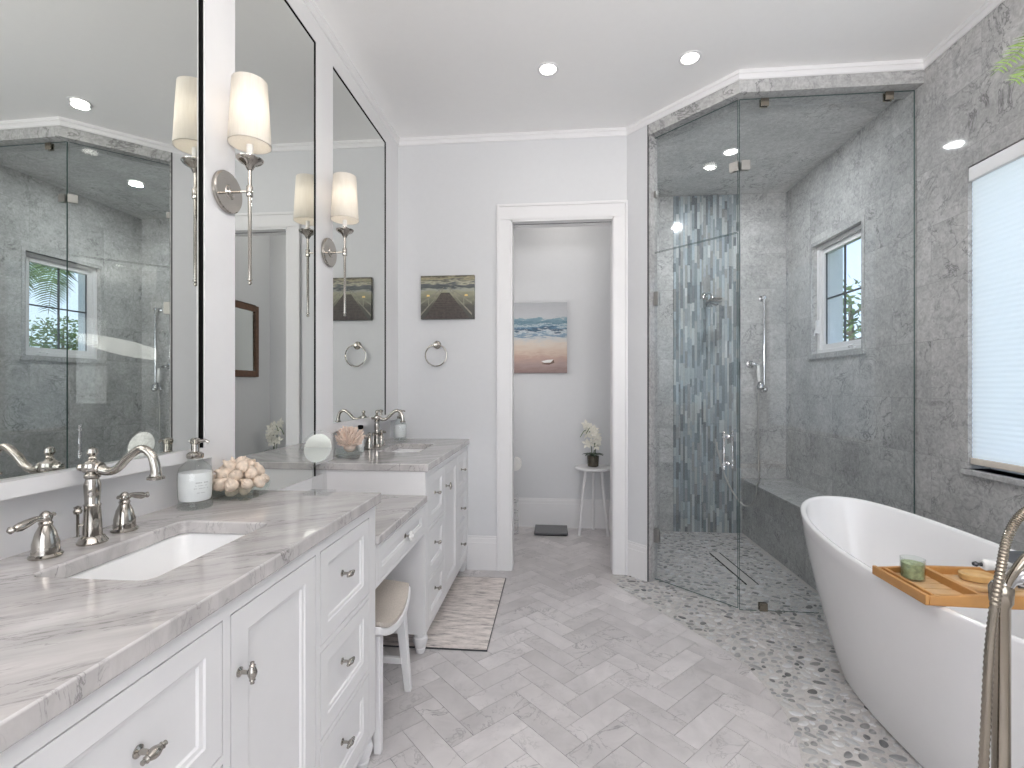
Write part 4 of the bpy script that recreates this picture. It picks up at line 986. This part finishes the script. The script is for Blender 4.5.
def blind_mat():
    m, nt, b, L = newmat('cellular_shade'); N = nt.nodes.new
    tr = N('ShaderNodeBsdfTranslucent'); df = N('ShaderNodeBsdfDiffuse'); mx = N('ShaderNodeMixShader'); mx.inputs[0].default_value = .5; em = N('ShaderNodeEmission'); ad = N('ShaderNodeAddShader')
    tr.inputs[0].default_value = (.80, .86, .90, 1); df.inputs[0].default_value = (.80, .84, .87, 1); em.inputs[0].default_value = (.84, .93, 1.0, 1); em.inputs[1].default_value = .20  # emission put in for daylight coming through the blind
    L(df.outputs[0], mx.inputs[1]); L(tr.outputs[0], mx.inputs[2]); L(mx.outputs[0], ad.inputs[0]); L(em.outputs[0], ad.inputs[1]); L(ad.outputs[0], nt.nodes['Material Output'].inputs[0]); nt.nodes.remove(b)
    return m
M['blind'] = blind_mat()
r = bpy.data.objects.new('window_1', None); COL.objects.link(r); struct(r)
y0, y1, z0, z1 = W1
f = MB(); fx0, fx1, q = XR+.10, XR+.17, .045
f.box(fx0, fx1, y0, y0+q, z0, z1); f.box(fx0, fx1, y1-q, y1, z0, z1); f.box(fx0, fx1, y0+q, y1-q, z1-q, z1); f.box(fx0, fx1, y0+q, y1-q, z0, z0+q)
struct(f.build('frame', M['trim'], r, bev=.003)); struct(MB().box(XR+.13, XR+.136, y0+q-.005, y1-q+.005, z0+q-.005, z1-q+.005).build('glass', M['pane'], r, flat=True))
struct(MB().box(XR-.02, XR+.099, y0-.0, y1+.02, z0-.028, z0+.0).build('sill', M['mTop'], r, bev=.003))
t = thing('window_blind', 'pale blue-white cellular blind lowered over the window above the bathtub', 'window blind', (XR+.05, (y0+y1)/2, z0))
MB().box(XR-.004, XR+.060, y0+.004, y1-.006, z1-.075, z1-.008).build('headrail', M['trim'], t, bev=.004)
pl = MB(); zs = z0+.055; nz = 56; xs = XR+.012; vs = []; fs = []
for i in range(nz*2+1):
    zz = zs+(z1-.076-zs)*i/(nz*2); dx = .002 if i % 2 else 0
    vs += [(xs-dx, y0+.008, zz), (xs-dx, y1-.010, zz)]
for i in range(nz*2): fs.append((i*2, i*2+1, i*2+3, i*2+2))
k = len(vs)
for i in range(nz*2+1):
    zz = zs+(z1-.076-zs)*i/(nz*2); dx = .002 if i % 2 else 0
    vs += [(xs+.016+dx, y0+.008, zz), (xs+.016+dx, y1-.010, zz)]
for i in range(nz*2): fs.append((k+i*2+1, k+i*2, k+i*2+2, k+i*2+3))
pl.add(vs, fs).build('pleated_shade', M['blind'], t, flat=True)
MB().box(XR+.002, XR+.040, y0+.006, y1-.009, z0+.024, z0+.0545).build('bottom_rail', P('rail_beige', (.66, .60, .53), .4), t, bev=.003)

# ------------------------------------------------------------------ bathtub
TX, TY = 1.458, 1.845
def rimz(y): return .625+.068*((y-1.70)/1.0)**2
def tubring(a, b, e, zf, n_=72):
    out = []
    for k in range(n_):
        th = 2*PI*k/n_; c_, s_ = math.cos(th), math.sin(th)
        x = TX+a*math.copysign(abs(c_)**(2/e), c_); y = TY+b*math.copysign(abs(s_)**(2/e), s_)
        out.append((x, y, zf(y)))
    return out
R = []
A0, A1, B0, B1 = .238, .350, .615, .865
for i in range(15):
    s = i/14; k = 1-(1-s)**1.55; kb = s**.9
    R.append(tubring(A0+(A1-A0)*k*.55+(A1-A0)*s*.45, B0+(B1-B0)*(.5*k+.5*s), 2.25, lambda y, s=s: .004+(rimz(y)-.012)*s))
for (d_, dz) in ((.002, -.004), (.007, 0), (.016, .001), (.024, -.003), (.028, -.012)):
    R.append(tubring(A1-d_, B1-d_, 2.25, lambda y, dz=dz: rimz(y)+dz))
for i in range(1, 11):
    s = i/10; k = s**1.7
    R.append(tubring((A1-.028)-(.13)*k, (B1-.028)-(.26)*(.5*s+.5*k), 2.25, lambda y, s=s: rimz(y)-.012-(rimz(y)-.012-.13)*(1-(1-s)**1.6)))
R.append(tubring(.12, .40, 2.2, lambda y: .118))
n_ = 72; vs = [v for r_ in R for v in r_]; fs = [(L*n_+k, L*n_+(k+1) % n_, (L+1)*n_+(k+1) % n_, (L+1)*n_+k) for L in range(len(R)-1) for k in range(n_)]
fs += [tuple(range(n_))[::-1], tuple((len(R)-1)*n_+k for k in range(n_))]
t = thing('bathtub', 'white oval freestanding bathtub beside the marble window wall', 'bathtub', (TX, TY, .006))
mb = MB(); mb.add([(x, y, z+.0066) for x, y, z in vs], fs); mb.build('shell', M['tub'], t, ang=60)
MB().lathe([(.034, 0), (.034, .003), (.02, .005), (0, .005)], (TX, TY, .1255), seg=24).build('drain', M['chrome'], t)
# bath caddy
zc_ = rimz(1.62)+.0085
t = thing('bath_caddy', 'bamboo caddy tray laid across the white bathtub', 'bath tray', (TX, 1.63, zc_))
x0, x1, ya, yb = 1.095, 1.80, 1.515, 1.755
tr = MB(); tr.box(x0+.15, x1, ya, ya+.012, zc_+.001, zc_+.040); tr.box(x0+.15, x1, yb-.012, yb, zc_+.001, zc_+.040)
tr.add([(x0, ya, zc_+.004), (x0+.15, ya, zc_+.001), (x0+.15, ya, zc_+.040), (x0, ya, zc_+.030), (x0, ya+.012, zc_+.004), (x0+.15, ya+.012, zc_+.001), (x0+.15, ya+.012, zc_+.040), (x0, ya+.012, zc_+.030)], [(0,1,2,3),(7,6,5,4),(0,4,5,1),(1,5,6,2),(2,6,7,3),(3,7,4,0)])
tr.add([(x0, yb-.012, zc_+.004), (x0+.15, yb-.012, zc_+.001), (x0+.15, yb-.012, zc_+.040), (x0, yb-.012, zc_+.030), (x0, yb, zc_+.004), (x0+.15, yb, zc_+.001), (x0+.15, yb, zc_+.040), (x0, yb, zc_+.030)], [(0,1,2,3),(7,6,5,4),(0,4,5,1),(1,5,6,2),(2,6,7,3),(3,7,4,0)])
tr.box(x0-.012, x0, ya, yb, zc_+.004, zc_+.034); tr.box(x0+.012, x0+.022, ya+.012, yb-.012, zc_+.020, zc_+.034); tr.box(x1, x1+.012, ya, yb, zc_+.004, zc_+.034)
tr.box(x0+.138, x0+.15, ya+.012, yb-.012, zc_+.001, zc_+.040)
tr.build('tray_frame', M['wood'], t, bev=.002)
sl = MB()
for k in range(5):
    y = ya+.014+k*.0435; sl.box(x0, x1, y, y+.038, zc_+.008, zc_+.016)
sl.build('slats', M['lwood'], t, bev=.001)
zt = zc_+.0162
t = thing('candle', 'green candle in a clear glass cup on the bath tray', 'candle', (1.168, 1.69, zt))
MB().lathe([(.030, 0), (.033, .003), (.034, .068), (.0315, .068), (.0305, .006), (0, .006)], (1.168, 1.69, zt), seg=28).build('glass_cup', M['clear'], t)
MB().lathe([(0, .0065), (.030, .0065), (.031, .053), (.02, .056), (0, .055)], (1.168, 1.69, zt), seg=28).build('wax', M['moss'], t)
tag(MB().lathe([(.050, 0), (.056, .004), (.056, .015), (.052, .019), (0, .019)], (1.318, 1.640, zt), seg=30, sx=1.15, sy=.9).build('wooden_dish', M['lwood']), 'flat oval pale wood dish on the bath tray', 'dish')
tag(MB().lathe([(.034, 0), (.040, .004), (.042, .020), (.038, .022), (.030, .014), (0, .011)], (1.326, 1.645, zt+.0194), seg=30, sx=1.15, sy=.85).build('wooden_bowl', P('honey_wood', (.54, .34, .14), .4, noise=.12)), 'small oval wooden bowl resting on the flat wood dish', 'bowl')
t = thing('tablet', 'dark tablet propped up on the right half of the bath tray', 'tablet', (1.50, 1.66, zt))
u_ = Vector((1, 0, 0)); v_ = Vector((0, .55, .83)).normalized(); w_ = u_.cross(v_)
MB().obox(Vector((1.540, 1.66, zt+.052)), u_, v_, w_, .105, .057, .004).build('case', M['slate'], t, bev=.002)
MB().obox(Vector((1.540, 1.66, zt+.052))+w_*.0045*(1 if w_.y < 0 else -1), u_, v_, w_, .097, .049, .0004).build('screen', M['scale'], t)
# tub filler
fx, fy = .960, 1.13
t = thing('tub_filler', 'floor-standing nickel tub filler with coiled metal hose in front of the bathtub', 'tub faucet', (fx, fy, .0065))
p = MB(); p.lathe([(.045, 0), (.045, .008), (.030, .014), (.0155, .020), (.0155, .40), (.0175, .405), (.0155, .41), (.0155, .80), (.020, .81), (.021, .84), (.016, .85)], (fx, fy, .0065), seg=22); p.build('riser_pipe', M['bronze'], t)
vb = MB(); vb.tube([(fx, fy, .845), (fx+.012, fy, .868), (fx+.045, fy, .876), (fx+.16, fy, .876)], [.016, .019, .018, .017], 14); vb.lathe([(.020, 0), (.026, .004), (.026, .03), (.02, .034)], (fx+.035, fy, .876), (1, 0, 0), 20); vb.lathe([(.012, -.03), (.018, -.02), (.020, 0), (.018, .02), (.012, .03)], (fx+.052, fy-.02, .872), (0, 1, 0), 18); vb.build('valve_body', M['chrome'], t)
lv = MB(); lv.lathe([(.008, 0), (.011, .008), (.010, .03), (.0125, .05), (.009, .056)], (fx+.038, fy+.02, .885), (-1, .1, .02), 16); lv.build('lever', M['porcelain'], t)
MB().lathe([(.0045, .0565), (.003, .062), (.006, .067), (.004, .073), (0, .075)], (fx+.038, fy+.02, .885), (-1, .1, .02), 12).build('lever_tip', M['dark'], t)
MB().tube(spline([(fx+.16, fy, .876), (fx+.24, fy+.06, .90), (fx+.34, fy+.12, .93), (fx+.42, fy+.17, .90), (fx+.44, fy+.18, .84)], 6), [.017]*25, 14).build('spout', M['bronze'], t)
def ribbed(pts, r):
    mb = MB(); P_ = spline(pts, 26); mb.tube(P_, [r*(1+.10*(1 if i % 2 else -1)) for i in range(len(P_))], 10); return mb
ribbed([(1.16, fy+.02, .99), (1.07, fy+.01, 1.025), (1.003, fy-.005, 1.012), (.962, fy-.015, .965), (.936, fy-.025, .88), (.916, fy-.028, .75), (.912, fy-.022, .58), (.912, fy-.015, .40), (.920, fy-.02, .25), (.95, fy-.035, .12)], .0085).build('hose', M['bronze'], t)
MB().tube(spline([(fx, fy, .76), (fx+.003, fy-.008, .85), (fx+.016, fy-.018, .895), (fx+.045, fy-.018, .930), (fx+.10, fy-.01, .950), (fx+.2, fy, .955)], 8), .0085, 12).build('hose_arm', M['bronze'], t)
hs = MB(); hs.lathe([(.010, 0), (.014, .03), (.013, .12), (.018, .14), (.032, .165), (.034, .175), (0, .178)], (1.155, fy+.02, .99), (1, .05, .15), 18); hs.build('hand_shower', M['bronze'], t)

# ------------------------------------------------------------------ hanging fern
random.seed(21)
bx_, by_, bz_ = 1.62, 1.28, 2.10
t = thing('hanging_fern', 'green fern fronds reaching in at the upper right corner near the ceiling', 'fern', (bx_, by_, bz_))
MB().lathe([(.07, -.13), (.10, -.10), (.12, 0), (.115, 0), (.10, -.02), (0, -.02)], (bx_, by_, bz_), seg=24).build('basket', M['potm'], t)
MB().tube([(bx_, by_, bz_), (bx_, by_, CH-.002)], .003, 6).build('cord', M['slate'], t)
def frond(ctrl, wid, pairs, name, mat, parent, rad=.003, lw=.25, upv=(0, 0, 1)):
    P_ = spline(ctrl, 10); mb = MB(); mb.tube(P_, [rad*(1-.8*i/len(P_)) for i in range(len(P_))], 6)
    n = len(P_)
    for k in range(pairs):
        q = .10+.88*k/pairs; i = min(n-2, int(q*(n-1))); p = P_[i].lerp(P_[i+1], q*(n-1)-i); d_ = (P_[i+1]-P_[i]).normalized()
        sd = d_.cross(Vector(upv)); 
        if sd.length < .1: sd = Vector((1, 0, 0))
        sd.normalize(); up = sd.cross(d_)
        L = wid*math.sin(PI*(.08+.90*q))**.6*random.uniform(.85, 1.1)
        for sg in (-1, 1):
            e_ = (sd*sg+d_*.45+up*random.uniform(-.1, .25)).normalized(); f2 = d_*(L*lw)
            vs = [p-f2*.25, p+e_*L*.5-f2*.55+Vector((0, 0, -.04*L)), p+e_*L+Vector((0, 0, -.18*L)), p+e_*L*.5+f2*.45+Vector((0, 0, -.0*L)), p+f2*.25]
            mb.add(vs, [(0, 1, 2, 3, 4)])
    return mb.build(name, mat, parent, flat=True)
frond([(bx_-.02, by_, bz_), (1.42, 1.29, 2.26), (1.24, 1.30, 2.19), (1.08, 1.30, 2.055)], .055, 48, 'frond', M['fern'], t, upv=(-.3, -.8, .45), lw=.24)
frond([(bx_-.02, by_-.02, bz_), (1.40, 1.26, 2.15), (1.23, 1.27, 2.10), (1.105, 1.28, 2.02)], .065, 44, 'frond', M['fern'], t, upv=(-.3, -.8, .45), lw=.25)
for k in range(9):
    a = -1.3+k*.62
    if abs(a-PI) < .5: continue
    L = random.uniform(.26, .36)
    frond([(bx_, by_, bz_), (bx_+math.cos(a)*L*.4, by_+math.sin(a)*L*.4, bz_+.15), (bx_+math.cos(a)*L*.75, by_+math.sin(a)*L*.75, bz_+.10), (bx_+math.cos(a)*L, by_+math.sin(a)*L, bz_-.06)], .045, 24, 'frond', M['fern'], t)

# ------------------------------------------------------------------ garden seen through the shower window
struct(MB().box(2.25, 40, -20, 45, -.3, -.15).build('ground', M['lawn']))
random.seed(5)
def palm(x, y, z, label):
    t = thing('palm_tree', label, 'palm tree', (x, y, -.15))
    MB().tube([(x+.25, y+.1, -.15), (x+.12, y+.05, 1.5), (x, y, z)], [.14, .11, .09], 12).build('trunk', M['bark'], t)
    for k in range(12):
        a = k*2.39996; el = random.uniform(.1, 1.1); L = random.uniform(1.7, 2.15); c_, s_ = math.cos(a), math.sin(a)
        frond([(x, y, z), (x+c_*L*.4, y+s_*L*.4, z+L*.30*el), (x+c_*L*.8, y+s_*L*.8, z+L*.10*el-.25), (x+c_*L*.98, y+s_*L*.98, z-1.05-.2*(1-el))], .55, 52, 'frond', M['palm'], t, .02, .14)
palm(8.2, 9.3, 4.05, 'palm tree outside the shower window, seen reflected in the near mirror')
def tree(name, x, y, h, rad, nleaf, lsz, label, cat='tree', trunk=True):
    t = thing(name, label, cat, (x, y, -.15))
    if trunk:
        tk = MB(); tk.tube([(x, y, -.15), (x+.05, y, h*.5), (x, y, h*.95)], [.09, .06, .02], 8)
        for k in range(9):
            a = k*2.4; zz = h*(.45+.05*k); tk.tube([(x, y, zz), (x+math.cos(a)*rad*.5, y+math.sin(a)*rad*.5, zz+.25*rad), (x+math.cos(a)*rad*.85, y+math.sin(a)*rad*.85, zz+.45*rad)], [.03, .02, .006], 6)
        tk.build('trunk', M['bark'], t)
    mb = MB()
    for k in range(nleaf):
        u = Vector((random.gauss(0, 1), random.gauss(0, 1), random.gauss(0, 1))).normalized()*random.random()**.4
        c_ = Vector((x, y, h*.72))+Vector((u.x*rad, u.y*rad, u.z*h*.33)) if trunk else Vector((x, y, h*.5))+Vector((u.x*rad, u.y*rad*1.3, u.z*h*.5))
        n1 = Vector((random.gauss(0, 1), random.gauss(0, 1), random.gauss(0, 1))).normalized(); n2 = n1.orthogonal().normalized()
        mb.add([c_, c_+n1*lsz*.5+n2*lsz*.25, c_+n1*lsz, c_+n1*lsz*.5-n2*lsz*.25], [(0, 1, 2, 3)])
    mb.build('foliage', M['tree'], t, flat=True)
tree('slender_tree', 4.35, 7.55, 2.75, .42, 420, .13, 'slender leafy tree outside the shower window, seen directly through the glass')
tree('shrub', 8.6, 11.6, 2.3, 1.5, 4500, .12, 'rounded green shrub beyond the palm, low in the mirrored window view', 'shrub', False)
tree('broad_tree', 12.6, 12.4, 3.2, 1.3, 3500, .13, 'broad green tree farthest back in the garden behind the rounded shrub')
tree('low_shrub', 5.7, 10.4, 1.8, .7, 1200, .16, 'low green shrub behind the slender tree', 'shrub', False)
